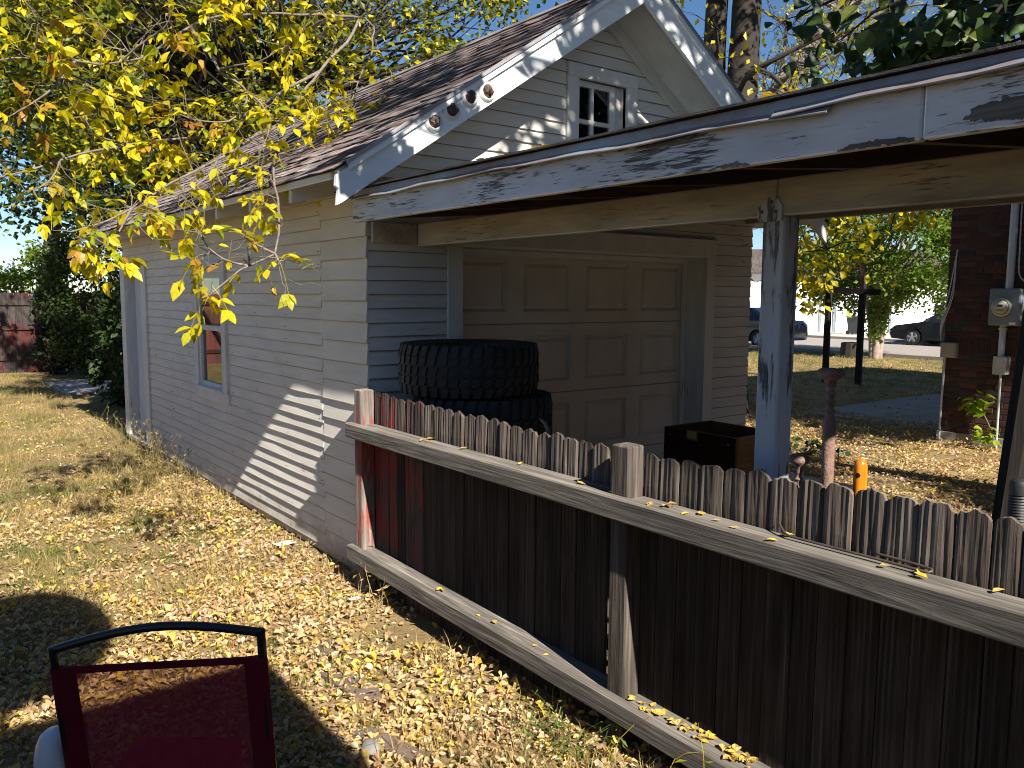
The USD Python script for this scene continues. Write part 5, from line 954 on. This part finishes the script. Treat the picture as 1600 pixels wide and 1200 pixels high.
for (cx, cy, cz, n, rr) in CL:
    c = np.array([cx, cy, cz]); near = BP[np.argmin(((BP - c) ** 2).sum(1))]
    spurs = []
    for _ in range(max(2, n // 5)):
        e = c + r.normal(0, 0.55, 3) * rr; pts = limb(mb_tw, near + (e - near) * r.uniform(0, 0.15), e, 0.0035, 0.0012, r, 0.15, 4, 5); spurs.append(pts)
    for _ in range(max(4, int(n * (0.48 if cy < 1.2 and cz < 2.6 else 0.62)))):
        pts = spurs[r.integers(len(spurs))]; p = pts[r.integers(1, len(pts))]; d = unit(p - near + r.normal(0, 0.6, 3) * rr * 2 + np.array([0, 0, -0.3 * rr]))
        leaves.append((p, compound(p, d, r.uniform(0.055, 0.088), r, 5 if r.random() < 0.6 else 3)))
for sp in allpts:                          # sparse leaves along all boughs
    for p in sp[::2]:
        if r.random() < 0.5:
            e = p + r.normal(0, 0.09, 3); limb(mb_tw, p, e, 0.0025, 0.001, r, 0.1, 3, 3); leaves.append((e, compound(e, unit(r.normal(0, 1, 3) + [0, 0, -0.4]), r.uniform(0.04, 0.065), r, 3)))
    twigs(mb_tw, sp, r, max(2, len(sp) // 4), 0.28, 0.0028, 0.1, 2)
obj('twigs', mb_tw, 'twig', be, kind='stuff', smooth=True)
leaves.sort(key=lambda q: np.linalg.norm(q[0] - CAM)); far = MB()
for i, (p, mbl) in enumerate(leaves):
    if i < 290: obj('leaf', mbl, 'leaf_yellow', be)
    else: far.add(*mbl.arr())
# denser, farther foliage of the same tree behind and over the roof
def above_roof(c): return ~((c[:, 0] > -0.6) & (c[:, 0] < 4.4) & (c[:, 1] > -0.6) & (c[:, 1] < 6.95) & (c[:, 2] < RZ - RS * np.abs(c[:, 0] - RX) + 0.25))
bc, bk = [], []
for cen, rad, n, cl in (((4.1, 7.4, 5.9), (3.3, 1.6, 2.5), 16000, 130), ((1.4, 7.9, 5.4), (2.4, 1.6, 2.8), 11000, 90), ((0.0, 6.8, 5.2), (1.6, 1.3, 2.0), 4200, 40), ((-0.3, 4.6, 4.9), (1.0, 1.0, 1.3), 900, 20), ((-0.9, 10.4, 6.3), (1.7, 1.3, 1.2), 2800, 26)):
    c, k = clumpy(n, cen, rad, r, cl, 0.09, 0.2); bc.append(c); bk.append(k)
c = np.vstack(bc); c = c[above_roof(c)]
k = np.vstack(bk); k = k[above_roof(k)]
mbb = MB()
for e in k:
    s = np.array([2.6 + 0.25 * (e[0] - 2.6), 7.9, min(e[2] - 0.5, 5.0)]); p = limb(mbb, s, e, 0.03, 0.006, r, 0.1, 5, 6); twigs(mbb, p[2:], r, 3, 0.5, 0.005, 0.1, 2)
obj('limbs', mbb, 'bark_dark', be, kind='stuff', smooth=True)
pick = r.random(len(c)) < 0.32
v, f = cards(c[pick], 0.1, r); far.add(v, f)
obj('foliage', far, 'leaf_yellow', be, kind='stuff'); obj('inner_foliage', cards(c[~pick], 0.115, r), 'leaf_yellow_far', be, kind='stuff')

# --- dark green tree behind the back fence
r = np.random.default_rng(5)
dt = thing('dark_tree', 'tall dark green leafy tree behind the back fence at left', 'tree', (1.15, 19.4, 0))
obj('trunk', tube(smooth_path([(1.05, 19.4, -0.1), (1.15, 19.45, 2.5), (1.4, 19.5, 4.5), (2.2, 19.6, 6.5), (2.7, 19.7, 9.5)], 4), np.linspace(0.24, 0.08, 17), 12), 'bark_dark', dt, smooth=True)
c, k = clumpy(52000, (2.9, 19.8, 8.0), (4.2, 2.8, 5.2), r, 260, 0.1, 0.1); c = c[c[:, 2] > 2.75 + 0.35 * np.maximum(0, 1.4 - c[:, 0])]
obj('crown', cards(c, 0.16, r, 0.5), 'leaf_dark', dt)
mb = MB()
for e in k[:70]: limb(mb, (1.9 + 0.2 * (e[0] - 1.9), 19.6, min(e[2] - 0.4, 6.5)), e, 0.05, 0.01, r, 0.08, 5, 5)
obj('limbs', mb, 'bark_dark', dt, kind='stuff', smooth=True)

# --- twin-trunked tall tree to the right of the garage
r = np.random.default_rng(8)
tt = thing('twin_trunk_tree', 'tall tree with two dark rough trunks behind the right gable slope', 'tree', (8.4, 3.9, 0))
obj('trunk', barked(smooth_path([(8.05, 3.5, -0.1), (8.25, 3.75, 1.2), (8.52, 3.92, 3.5), (8.7, 4.0, 5.2), (9.0, 4.12, 8.4), (9.3, 4.2, 11.0)], 20), np.linspace(0.3, 0.17, 101), r), 'bark_dark', tt, smooth=True)
obj('trunk', barked(smooth_path([(8.1, 4.0, -0.1), (8.2, 4.3, 1.2), (8.5, 4.4, 3.5), (8.5, 4.42, 5.0), (8.75, 4.65, 8.6), (8.4, 5.2, 11.0)], 20), np.linspace(0.24, 0.12, 101), r), 'bark_dark', tt, smooth=True)
mb = MB(); ends = []
for a, b in (((8.6, 4.05, 5.2), (9.5, 2.4, 6.0)), ((8.6, 4.05, 4.9), (6.6, 1.2, 3.9)), ((6.6, 1.2, 3.9), (5.7, 0.5, 2.3)), ((6.6, 1.2, 3.9), (6.5, 0.2, 2.7)), ((8.9, 4.2, 8.0), (10.5, 1.5, 9.5)), ((8.5, 4.7, 7.5), (7.0, 6.5, 9.0)), ((8.5, 4.2, 6.5), (7.2, 4.5, 7.5)), ((8.4, 4.5, 5.0), (7.7, 3.8, 5.9))):
    p = limb(mb, a, b, 0.05, 0.012, r, 0.06, 6, 7); ends += twigs(mb, p[2:], r, 7, 0.7, 0.008, 0.2, 2)
obj('limbs', mb, 'bark_dark', tt, smooth=True)
c = np.vstack([np.array(ends)[r.integers(0, len(ends), 420)] + r.normal(0, 0.22, (420, 3)), ])
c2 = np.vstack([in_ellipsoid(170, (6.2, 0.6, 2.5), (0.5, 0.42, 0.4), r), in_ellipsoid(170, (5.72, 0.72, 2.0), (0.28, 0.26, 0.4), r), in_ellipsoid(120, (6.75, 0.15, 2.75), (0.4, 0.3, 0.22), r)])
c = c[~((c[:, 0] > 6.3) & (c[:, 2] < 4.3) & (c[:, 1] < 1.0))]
obj('leaves', MB().add(*cards(c, 0.11, r, 0.9)).add(*cards(c2[::2], 0.1, r, 0.9)), 'leaf_yellow', tt, kind='stuff'); obj('shaded_leaves', cards(c2[1::2], 0.1, r, 0.9), 'leaf_yellow_far', tt, kind='stuff')  # every second hanging leaf is a darker copy, shade put into its colour
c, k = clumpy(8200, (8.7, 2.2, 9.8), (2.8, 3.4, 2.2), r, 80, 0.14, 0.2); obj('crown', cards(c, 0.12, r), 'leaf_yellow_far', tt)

# --- leaning pale tree
r = np.random.default_rng(9)
ln = thing('leaning_tree', 'pale leaning tree with fine twigs and sparse leaves above the carport roof', 'tree', (11.7, 7.0, 0))
tp = smooth_path([(11.3, 7.2, -0.1), (11.4, 6.5, 2.5), (11.65, 5.6, 5.5), (12.3, 5.1, 6.6), (12.95, 4.78, 7.5), (14.2, 4.6, 8.9), (15.2, 4.3, 10.5)], 4)
tpd = smooth_path(tp, 4); obj('trunk', barked(tpd, np.linspace(0.3, 0.12, len(tpd)), r), 'bark_pale', ln, smooth=True)
mb = MB(); ends = []
for _ in range(34):
    p0 = tp[r.integers(9, len(tp))]; d = unit(r.normal(0, 1, 3) + [0.1, -0.3, 0.5]); p = limb(mb, p0, p0 + d * r.uniform(1.5, 3.8), 0.05, 0.01, r, 0.08, 5, 7); ends += twigs(mb, p[1:], r, 11, 0.9, 0.01, 0.0, 3)
obj('limbs', mb, 'bark_pale', ln, smooth=True)
c = np.array(ends)[r.integers(0, len(ends), 2300)] + r.normal(0, 0.2, (2300, 3)); obj('leaves', cards(c, 0.11, r, 0.6), 'leaf_yellow', ln, kind='stuff')

# --- mulberry shading the carport and gable
r = np.random.default_rng(12)
mu = thing('mulberry_tree', 'broad dark green mulberry tree spreading over the carport roof at right', 'tree', (5.8, -5.4, 0))
obj('trunk', tube(smooth_path([(5.9, -5.6, -0.1), (5.8, -5.4, 1.5), (5.3, -4.9, 3.2), (4.4, -4.4, 4.6), (3.2, -4.2, 5.8), (2.2, -4.4, 6.8)], 4), np.linspace(0.24, 0.06, 21), 12), 'bark_dark', mu, smooth=True)
sprays = [((4.19, -0.5, 3.95), 0.42, 60), ((3.3, -1.68, 3.5), 0.34, 90), ((3.2, -2.0, 3.35), 0.3, 90), ((3.0, -0.9, 3.8), 0.25, 16), ((4.07, -1.0, 3.6), 0.42, 110), ((2.1, -1.96, 3.36), 0.14, 9), ((3.98, -1.58, 3.5), 0.42, 120), ((4.6, -1.3, 3.75), 0.5, 140), ((3.7, -1.9, 3.9), 0.5, 120), ((4.4, -1.9, 4.1), 0.6, 150), ((3.3, -2.6, 3.5), 0.4, 110), ((2.6, -2.35, 3.5), 0.2, 16)]
mb = MB(); lv = []
for c0, rr, n in sprays:
    s = np.array([4.6, -4.2, 4.9]); p = limb(mb, s, c0, 0.035, 0.008, r, 0.06, 6, 7); twigs(mb, p[-3:], r, 4, rr, 0.005, 0.2, 2); lv.append(np.asarray(c0) + r.normal(0, 0.5, (n, 3)) * rr * [1, 1, 0.7])
c, k = clumpy(2600, (2.7, -4.3, 6.5), (2.2, 2.4, 1.6), r, 46, 0.12, 0.1)
c2, k2 = clumpy(230, (0.35, -3.5, 5.2), (0.6, 1.1, 0.8), r, 26, 0.13, 0.1); c3, k3 = clumpy(3400, (7.2, -4.4, 5.4), (1.15, 1.6, 1.35), r, 40, 0.16, 0.1); c6, k6 = clumpy(1500, (4.2, -7.6, 5.2), (1.3, 1.0, 1.0), r, 26, 0.14, 0.1); c5, k5 = clumpy(620, (-0.1, -2.3, 6.4), (1.0, 1.7, 0.8), r, 22, 0.13, 0.1); c4, k4 = clumpy(170, (-0.3, -2.7, 4.3), (0.42, 0.28, 0.28), r, 9, 0.2, 0.1); c = np.vstack([c, c2, c3, c4, c5, c6]); k = np.vstack([k[:40], k2[:8], k3[:14], k4[:4], k5[:9], k6[:12]])
for e in k: limb(mb, (3.0 + 0.2 * (e[0] - 3), -4.3, 5.8), e, 0.03, 0.008, r, 0.08, 5, 5)
obj('limbs', mb, 'bark_dark', mu, smooth=True)
def broad(c, size, r):
    """heart-shaped broad leaves: 7 vertices each"""
    out = MB()
    for p in c:
        v, f = leaflet(size * r.uniform(0.7, 1.25), 0.4, r, 0.3, 0.3); d = unit(r.normal(0, 1, 3) * [1, 1, 0.5] + [0, 0, -0.9]); out.add(p + v @ frame_of(d, unit(r.normal(0, 0.6, 3) + [-0.3, -0.5, 0.6])), f)
    return out
lv = np.vstack(lv); near = np.argsort(np.linalg.norm(lv - CAM, axis=1))
for i in near[:240]: obj('leaf', broad(lv[i:i + 1], 0.125, r), 'leaf_mulberry', mu)
obj('foliage', broad(lv[near[240:]], 0.125, r).add(*cards(c, 0.14, r, 0.5, 0.4)), 'leaf_mulberry', mu, kind='stuff')

# --- street tree
r = np.random.default_rng(14)
sx, sy = 21.0, 8.35
sttree = thing('street_tree', 'bright green tree with a pale sunlit trunk at the street edge', 'tree', (sx, sy, 0))
for dx, dy, q in ((0, 0, 0.15), (0.08, -0.13, 0.1), (-0.08, 0.14, 0.1)):
    obj('trunk', tube(smooth_path([(sx + dx * 0.6, sy + dy * 0.6, -0.1), (sx + dx, sy + dy, 0.9), (sx + dx * 2.4, sy + dy * 2.4, 2.2), (sx + dx * 4, sy + dy * 4, 3.8)], 4), np.linspace(q, 0.06, 13), 10), 'bark_white', sttree, smooth=True)
c, k = clumpy(38000, (21.8, 8.6, 3.75), (2.7, 3.2, 2.6), r, 230, 0.09, 0.15); c = c[(c[:, 2] > 1.25) | (r.random(len(c)) < 0.12)]
c2 = in_ellipsoid(420, (sx - 0.2, sy - 0.1, 1.2), (0.35, 0.35, 0.7), r)
obj('crown', cards(np.vstack([c, c2]), 0.12, r, 0.4), 'leaf_bright', sttree)
mb = MB()
for e in k[:50]: limb(mb, (21.2, 8.5, min(2.0, e[2] - 0.3)), e, 0.04, 0.008, r, 0.08, 5, 5)
obj('limbs', mb, 'bark_pale', sttree, kind='stuff', smooth=True)

# --- shrubs at the end of the yard
def shrub(name, label, cen, rad, n, size, mt, seed, clumps=50, cat='shrub'):
    r = np.random.default_rng(seed); t = thing(name, label, cat, (cen[0], cen[1], 0)); c, k = clumpy(n, cen, rad, r, clumps, 0.14, 0.2); c = c[c[:, 2] > 0.05]; mb = MB()
    for e in k[:30]: limb(mb, (cen[0] + r.normal(0, 0.08), cen[1] + r.normal(0, 0.08), 0.0), e, 0.016, 0.004, r, 0.06, 4, 5)
    obj('stems', mb, 'bark_dark', t, smooth=True); obj('leaves', cards(c, size, r, 0.5), mt, t, kind='stuff')
shrub('tall_shrub', 'tall dark shrub in front of the back fence left of the garage', (1.15, 14.8, 1.65), (0.9, 0.8, 1.55), 6000, 0.1, 'leaf_shrub', 31)
shrub('round_shrub', 'yellowing green shrub pressed behind the garage rear corner', (0.62, 9.6, 0.95), (0.42, 0.8, 0.95), 2600, 0.11, 'leaf_shrub', 32, 30)
shrub('low_shrub', 'low dark shrub between the tall shrub and the plank fence', (0.62, 15.9, 1.1), (0.45, 0.5, 1.1), 2600, 0.1, 'leaf_dark', 33, 30)
shrub('sunlit_tree', 'sunlit light green tree beyond the back fence at far left', (0.5, 17.9, 1.85), (0.85, 0.55, 0.95), 4200, 0.1, 'leaf_bright', 34, 40, 'tree')
r = np.random.default_rng(35)
sp = thing('spruce', 'blue-green spruce beyond the back fence at the left edge', 'tree', (-0.45, 19.3, 0))
obj('trunk', tube([(-0.45, 19.3, 0), (-0.35, 24.3, 3.6)], [0.12, 0.02], 8), 'bark_dark', sp)
hh = r.uniform(0.1, 1, 7000); a = r.uniform(0, 6.283, 7000); q = (1 - hh) * 1.5 * r.uniform(0.3, 1, 7000) + 0.05
obj('needles', cards(np.stack([-0.45 + q * np.cos(a), 19.3 + q * np.sin(a), hh * 3.2 - 0.25 * q], 1), 0.14, r, 0.3, 0.12), 'leaf_spruce', sp, kind='stuff')

# --- sapling at the brick wall
r = np.random.default_rng(41)
sg = thing('sapling', 'bright yellow-green sapling growing against the brick wall below the meter', 'plant', (8.05, -0.4, 0))
mb = MB(); stem = smooth_path([(8.06, -0.36, 0.0), (8.0, -0.31, 0.25), (7.92, -0.22, 0.48), (7.86, -0.12, 0.62)], 5); mb.add(*tube(stem, np.linspace(0.011, 0.004, len(stem)), 6))
obj('stem', mb, 'twig', sg, smooth=True)
for cen, n, rr in (((7.9, -0.16, 0.55), 26, (0.1, 0.2, 0.12)), ((7.97, -0.3, 0.2), 20, (0.1, 0.13, 0.14)), ((7.9, -0.3, 0.62), 8, (0.1, 0.12, 0.08))):
    for p in in_ellipsoid(n, cen, rr, r):
        v, f = leaflet(r.uniform(0.09, 0.15), 0.3, r, 0.2, 0.3); obj('leaf', (p + v @ frame_of(unit(r.normal(0, 1, 3) * [0.7, 1, 0.3] + [-0.4, 0, -0.4]), unit([r.normal(0, 0.3), r.normal(0, 0.3) - 0.3, 1])), f), 'leaf_sapling', sg)
vp = thing('creeper', 'low green creeper among leaves behind the carport post', 'plant', (6.1, 0.4, 0))
c = in_ellipsoid(90, (6.0, 0.75, 0.08), (0.35, 0.4, 0.1), r); obj('leaves', cards(c, 0.09, r, 0.0, 0.4, 1.5), 'leaf_dark', vp, kind='stuff')
mb = MB()
for q in range(8): limb(mb, (6.0, 0.75, 0.02), c[q * 9], 0.006, 0.003, r, 0.1, 4, 4)
obj('stems', mb, 'twig', vp)
# dry stalks by the fence foot and the weeds by the door
def stalks(label, spots, h, n, mt, seed):
    r = np.random.default_rng(seed); t = thing('dry_weed', label, 'weed', (*spots[0], 0)); mb = MB(); lv = []
    for (x, y) in spots:
        for _ in range(n):
            a = np.array([x + r.normal(0, 0.05), y + r.normal(0, 0.07), 0.0]); b = a + [r.normal(0, 0.13), r.normal(0, 0.13), h * r.uniform(0.5, 1.1)]; p = limb(mb, a, b, 0.0022, 0.0008, r, 0.12, 3, 5)
            for _ in range(3): lv.append(p[r.integers(2, 5)] + r.normal(0, 0.012, 3))
    obj('stalks', mb, mt, t, kind='stuff'); obj('leaves', cards(np.array(lv), 0.04, r, 0.3, 0.14), mt, t, kind='stuff')
stalks('dry pale stalks growing at the foot of the fence corner post', [(-0.17, -0.42), (-0.2, -0.35)], 0.22, 6, 'straw', 51)
stalks('tall dry weeds beside the white side door', [(-0.13, 5.2), (-0.2, 5.55), (-0.12, 4.8), (-0.22, 6.1), (-0.2, 4.4), (-0.16, 3.9)], 0.42, 16, 'straw', 52)
stalks('thin yellow weed standing in front of the lower rail', [(-0.27, -2.62)], 0.36, 3, 'leaf_yellow', 53)
stalks('green weeds at the fence foot near the lower edge', [(-0.25, -2.05), (-0.28, -2.25)], 0.1, 14, 'grass_green', 54)

# ------------------------------------------------------------------ leaves lying on rails and roofs: each one a thing
r = np.random.default_rng(61)
def curled(size, r):
    mb = MB(); n = r.choice([1, 1, 3])
    for k in range(n):
        v, f = leaflet(size * r.uniform(0.8, 1.2), 0.32, r, 0.6, -0.25); a = (k - (n - 1) / 2) * 0.9; cs_, sn_ = math.cos(a), math.sin(a); mb.add(np.stack([v[:, 0] * cs_ - v[:, 1] * sn_, v[:, 0] * sn_ + v[:, 1] * cs_, v[:, 2]], 1), f)
    v, f = mb.arr(); a = r.uniform(0, 6.28); t = r.normal(0, 0.05); v = np.stack([v[:, 0] * math.cos(a) - v[:, 1] * math.sin(a), v[:, 0] * math.sin(a) + v[:, 1] * math.cos(a), v[:, 2] + t * v[:, 0]], 1); v[:, 2] -= v[:, 2].min(); return v, f
def fallen(spots, label, group, size):
    for (x, y, z) in spots:
        v, f = curled(size * r.uniform(0.7, 1.15), r); obj('fallen_leaf', (v + [x, y, z + 0.001], f), 'litter_yellow', None, label=label, cat='leaf', group=group)
fallen([(x, y, 1.0205) for x, y in [[-0.11,-0.844],[-0.029,-0.804],[-0.08,-1.136],[-0.081,-1.623],[0.019,-1.865],[-0.101,-2.101],[-0.113,-2.256],[-0.126,-2.494],[-0.083,-2.525],[-0.143,-2.649],[-0.078,-2.696],[-0.081,-2.777],[-0.114,-2.881],[-0.135,-3.045],[-0.066,-3.026],[-0.105,-3.362],[-0.051,-3.464],[-0.099,-3.501],[-0.066,-3.655]]], 'curled dry yellow leaf lying on the upper grey rail of the fence', 'yellow leaves on the upper fence rail', 0.038)
LOW = [[-0.047,-0.145],[-0.075,-0.969],[-0.122,-1.38],[-0.11,-1.496],[-0.117,-1.78],[-0.115,-1.898],[-0.089,-2.395],[-0.078,-2.429],[-0.074,-2.469],[-0.073,-2.508],[-0.075,-2.543],[-0.075,-2.591],[-0.086,-2.653],[-0.094,-2.714],[-0.095,-2.768],[-0.099,-2.833],[-0.079,-2.873]]
rz_ = lambda y: 0.256 + (y + 0.005) / 4.695 * 0.09
fallen([(x, y, rz_(y)) for x, y in LOW if y > -2.3], 'curled dry yellow leaf lying alone on the lower grey rail between the first two posts', 'single yellow leaves on the lower fence rail', 0.038)
fallen([(x, y, rz_(y)) for x, y in LOW if y <= -2.3], 'curled dry yellow leaf in the heap on the lower rail right of the second post', 'heap of yellow leaves on the lower fence rail', 0.038)
fallen([(x, y, 0.256 + (y + 0.005) / 4.695 * 0.09 + 0.004) for x, y in zip(r.uniform(-0.13, -0.05, 26), r.uniform(-2.95, -2.4, 26))], 'curled dry yellow leaf in the heap on the lower rail right of the second post', 'heap of yellow leaves on the lower fence rail', 0.034)
fallen([(x, y, croof(x) + 0.012) for x, y in ((-0.16, -1.72), (-0.14, -1.76), (-0.17, -1.83), (-0.15, -1.9), (-0.16, -1.98), (-0.15, -1.45), (-0.17, -3.0), (-0.15, -3.06), (-0.16, -3.36), (-0.13, -3.42))], 'dry yellow leaf lying on the carport roof edge', 'yellow leaves on the carport roof edge', 0.05)
for s, y in ((1.9, 1.6), (2.25, 0.5), (1.4, 0.9), (2.4, 1.9)):
    v, f = curled(0.07, r); obj('fallen_leaf', (v + roof_pt(s, y, 0.02), f), 'litter_yellow', None, label='yellow leaf lying on the shingle slope of the garage', cat='leaf', group='yellow leaves on the garage roof')

# ------------------------------------------------------------------ ground cover: litter and grass as instanced clumps
def instancer(name, label, cat, protos, pos, idx, rotz, scl, tilt=0.06):
    pi = UsdGeom.PointInstancer.Define(stage, path(None, name)); base = str(pi.GetPath())
    for k, (mesh, mt) in enumerate(protos):
        v, f = mesh.arr() if isinstance(mesh, MB) else mesh; usdkit.mesh(stage, '%s/clump_%03d' % (base, k), (v, f), W[mt]); pi.CreatePrototypesRel().AddTarget('%s/clump_%03d' % (base, k))
    pi.CreateProtoIndicesAttr(Vt.IntArray.FromNumpy(np.asarray(idx, np.int32))); pi.CreatePositionsAttr(Vt.Vec3fArray.FromNumpy(np.asarray(pos, np.float32)))
    tx, ty = r.normal(0, tilt, len(pos)), r.normal(0, tilt, len(pos))
    pi.CreateOrientationsAttr(Vt.QuathArray([Gf.Quath(float(math.cos(a / 2)), float(x_), float(y_), float(math.sin(a / 2))) for a, x_, y_ in zip(rotz, tx, ty)]))
    pi.CreateScalesAttr(Vt.Vec3fArray.FromNumpy(np.repeat(np.asarray(scl, np.float32)[:, None], 3, 1))); tagp(pi.GetPrim(), label, cat, None, 'stuff')

r = np.random.default_rng(71); protos = []
for k in range(10):
    mb = MB()
    for _ in range(19):
        v, f = leaflet(r.uniform(0.016, 0.045), r.uniform(0.2, 0.36), r, r.choice([0.3, 0.9, 1.4]), r.choice([-0.6, 0.2, 0.6])); a = r.uniform(0, 6.28); B = frame_of([math.cos(a), math.sin(a), r.normal(0, 0.28)], unit([r.normal(0, 0.35), r.normal(0, 0.35), 1])); q = v @ B; q[:, 2] -= q[:, 2].min()
        mb.add(q + [*r.normal(0, 0.085, 2), r.uniform(0.0, 0.012)], f)
    protos.append((mb, 'litter' if k < 8 else 'litter_yellow'))
def scatter(x0, x1, y0, y1, dens, keep):
    n = int((x1 - x0) * (y1 - y0) * dens); p = np.stack([r.uniform(x0, x1, n), r.uniform(y0, y1, n)], 1); w = keep(p[:, 0], p[:, 1]); return p[r.random(n) < w]
nz = lambda x, y, s, q: meshkit.fbm(np.stack([x * s, y * s, np.zeros_like(x)], -1), 3, q)
def yard_litter(x, y):
    near_wall = np.exp(-np.maximum(0, -x) / 1.6) * np.clip((7 - y) / 6, 0.15, 1); mid = np.clip((2.6 - y) / 3, 0, 1)
    return np.clip(0.1 + 0.95 * np.maximum(near_wall, mid) * np.clip(3.2 * nz(x, y, 1.3, 9) - 0.75, 0.12, 1), 0, 1)
P = [scatter(-5.5, -0.06, -4.6, 3.5, 170, yard_litter), scatter(-6.5, -0.06, 3.5, 12, 40, yard_litter),
     scatter(3.85, 9.5, -4.5, 4.5, 70, lambda x, y: np.where((x > 8.15) & (y < 0.42), 0, 0.9)), scatter(0.08, 3.85, -5.5, -0.25, 26, lambda x, y: np.clip((-y - 0.6) / 2, 0.08, 0.5)),
     scatter(8.2, 20.5, 0.5, 10.5, 16, lambda x, y: np.clip(1.6 * nz(x, y, 0.6, 4) - 0.2, 0, 1) * np.where((x < 13.2) & (y < 2.9) & (y > 0.75), 0.25, 1))]
P = np.vstack(P); z0 = gz(P[:, 0], P[:, 1]) + 0.002 + np.where((P[:, 0] > 0.06) & (P[:, 0] < 3.8) & (P[:, 1] < 0), 0.02, 0)
idx = r.choice(10, len(P), p=[0.105] * 8 + [0.08] * 2)
instancer('leaf_litter', 'dry tan and yellow fallen leaves covering the ground', 'fallen leaves', protos, np.c_[P, z0], idx, r.uniform(0, 6.28, len(P)), r.uniform(0.75, 1.2, len(P)))

def tuft(n, h, spread, lean, w, r):
    mb = MB()
    for _ in range(n):
        a = r.uniform(0, 6.28); b = np.array([*r.normal(0, spread, 2), 0]); d = np.array([math.cos(a), math.sin(a), 0]) * lean * r.uniform(0.2, 1.4); s = np.array([-math.sin(a), math.cos(a), 0]) * w; hh = h * r.uniform(0.5, 1.25)
        m_ = b + d * 0.4 * hh + [0, 0, hh * 0.62]; t_ = b + d * hh + [0, 0, hh * r.uniform(0.7, 1.0)]
        mb.add([b - s, b + s, m_ + s * 0.7, m_ - s * 0.7, t_], [[0, 1, 2], [0, 2, 3], [3, 2, 4]])
    return mb
protos = [(tuft(26, 0.055, 0.05, 1.1, 0.0014, r), 'straw'), (tuft(24, 0.045, 0.05, 1.5, 0.0014, r), 'straw'), (tuft(26, 0.05, 0.045, 0.9, 0.0015, r), 'grass_olive'), (tuft(24, 0.06, 0.05, 1.2, 0.0014, r), 'grass_olive'), (tuft(20, 0.045, 0.035, 0.7, 0.002, r), 'grass_green'), (tuft(16, 0.11, 0.05, 0.8, 0.0014, r), 'straw')]
def lawn(x, y): return np.clip((1.2 * nz(x, y, 0.9, 14) + np.clip((y + 0.2) / 5, 0, 0.55) + np.clip((-x - 0.8) / 5, 0, 0.3) - 0.32), 0.05, 1)
P1 = np.vstack([scatter(-5.0, -0.05, -4.4, 4, 130, lawn), scatter(-6.7, 0.0, 4, 16.3, 80, lambda x, y: np.clip(0.75 + 0 * x, 0, 1))])
P1 = P1[~((P1[:, 0] > 0.05) & (P1[:, 1] > 11.5))]
P2 = scatter(9.0, 21.8, 2.9, 18, 22, lambda x, y: np.clip(0.25 + (y + x - 18) / 8, 0.2, 1)); P3 = np.vstack([scatter(0.2, 2.5, 6.6, 11.5, 40, lambda x, y: 0.7 + 0 * x), scatter(3.9, 8, 0, 7, 6, lambda x, y: 0.6 + 0 * x)])
P = np.vstack([P1, P2, P3]); gn = nz(P[:, 0], P[:, 1], 1.4, 22); idx = np.where(gn > 0.6, r.choice([2, 3, 4, 4], len(P)), np.where(gn > 0.47, r.choice([1, 2, 3, 0], len(P)), r.choice([0, 1, 5, 3], len(P))))
idx[len(P1):len(P1) + len(P2)] = r.choice([2, 3, 4, 4], len(P2))
instancer('grass', 'dry straw coloured grass with greener patches across the yard', 'grass', protos, np.c_[P, gz(P[:, 0], P[:, 1]) - 0.002], idx, r.uniform(0, 6.28, len(P)), r.uniform(0.8, 1.5, len(P)) * np.where(P[:, 0] > 9, 1.2, 1.0), 0.1)
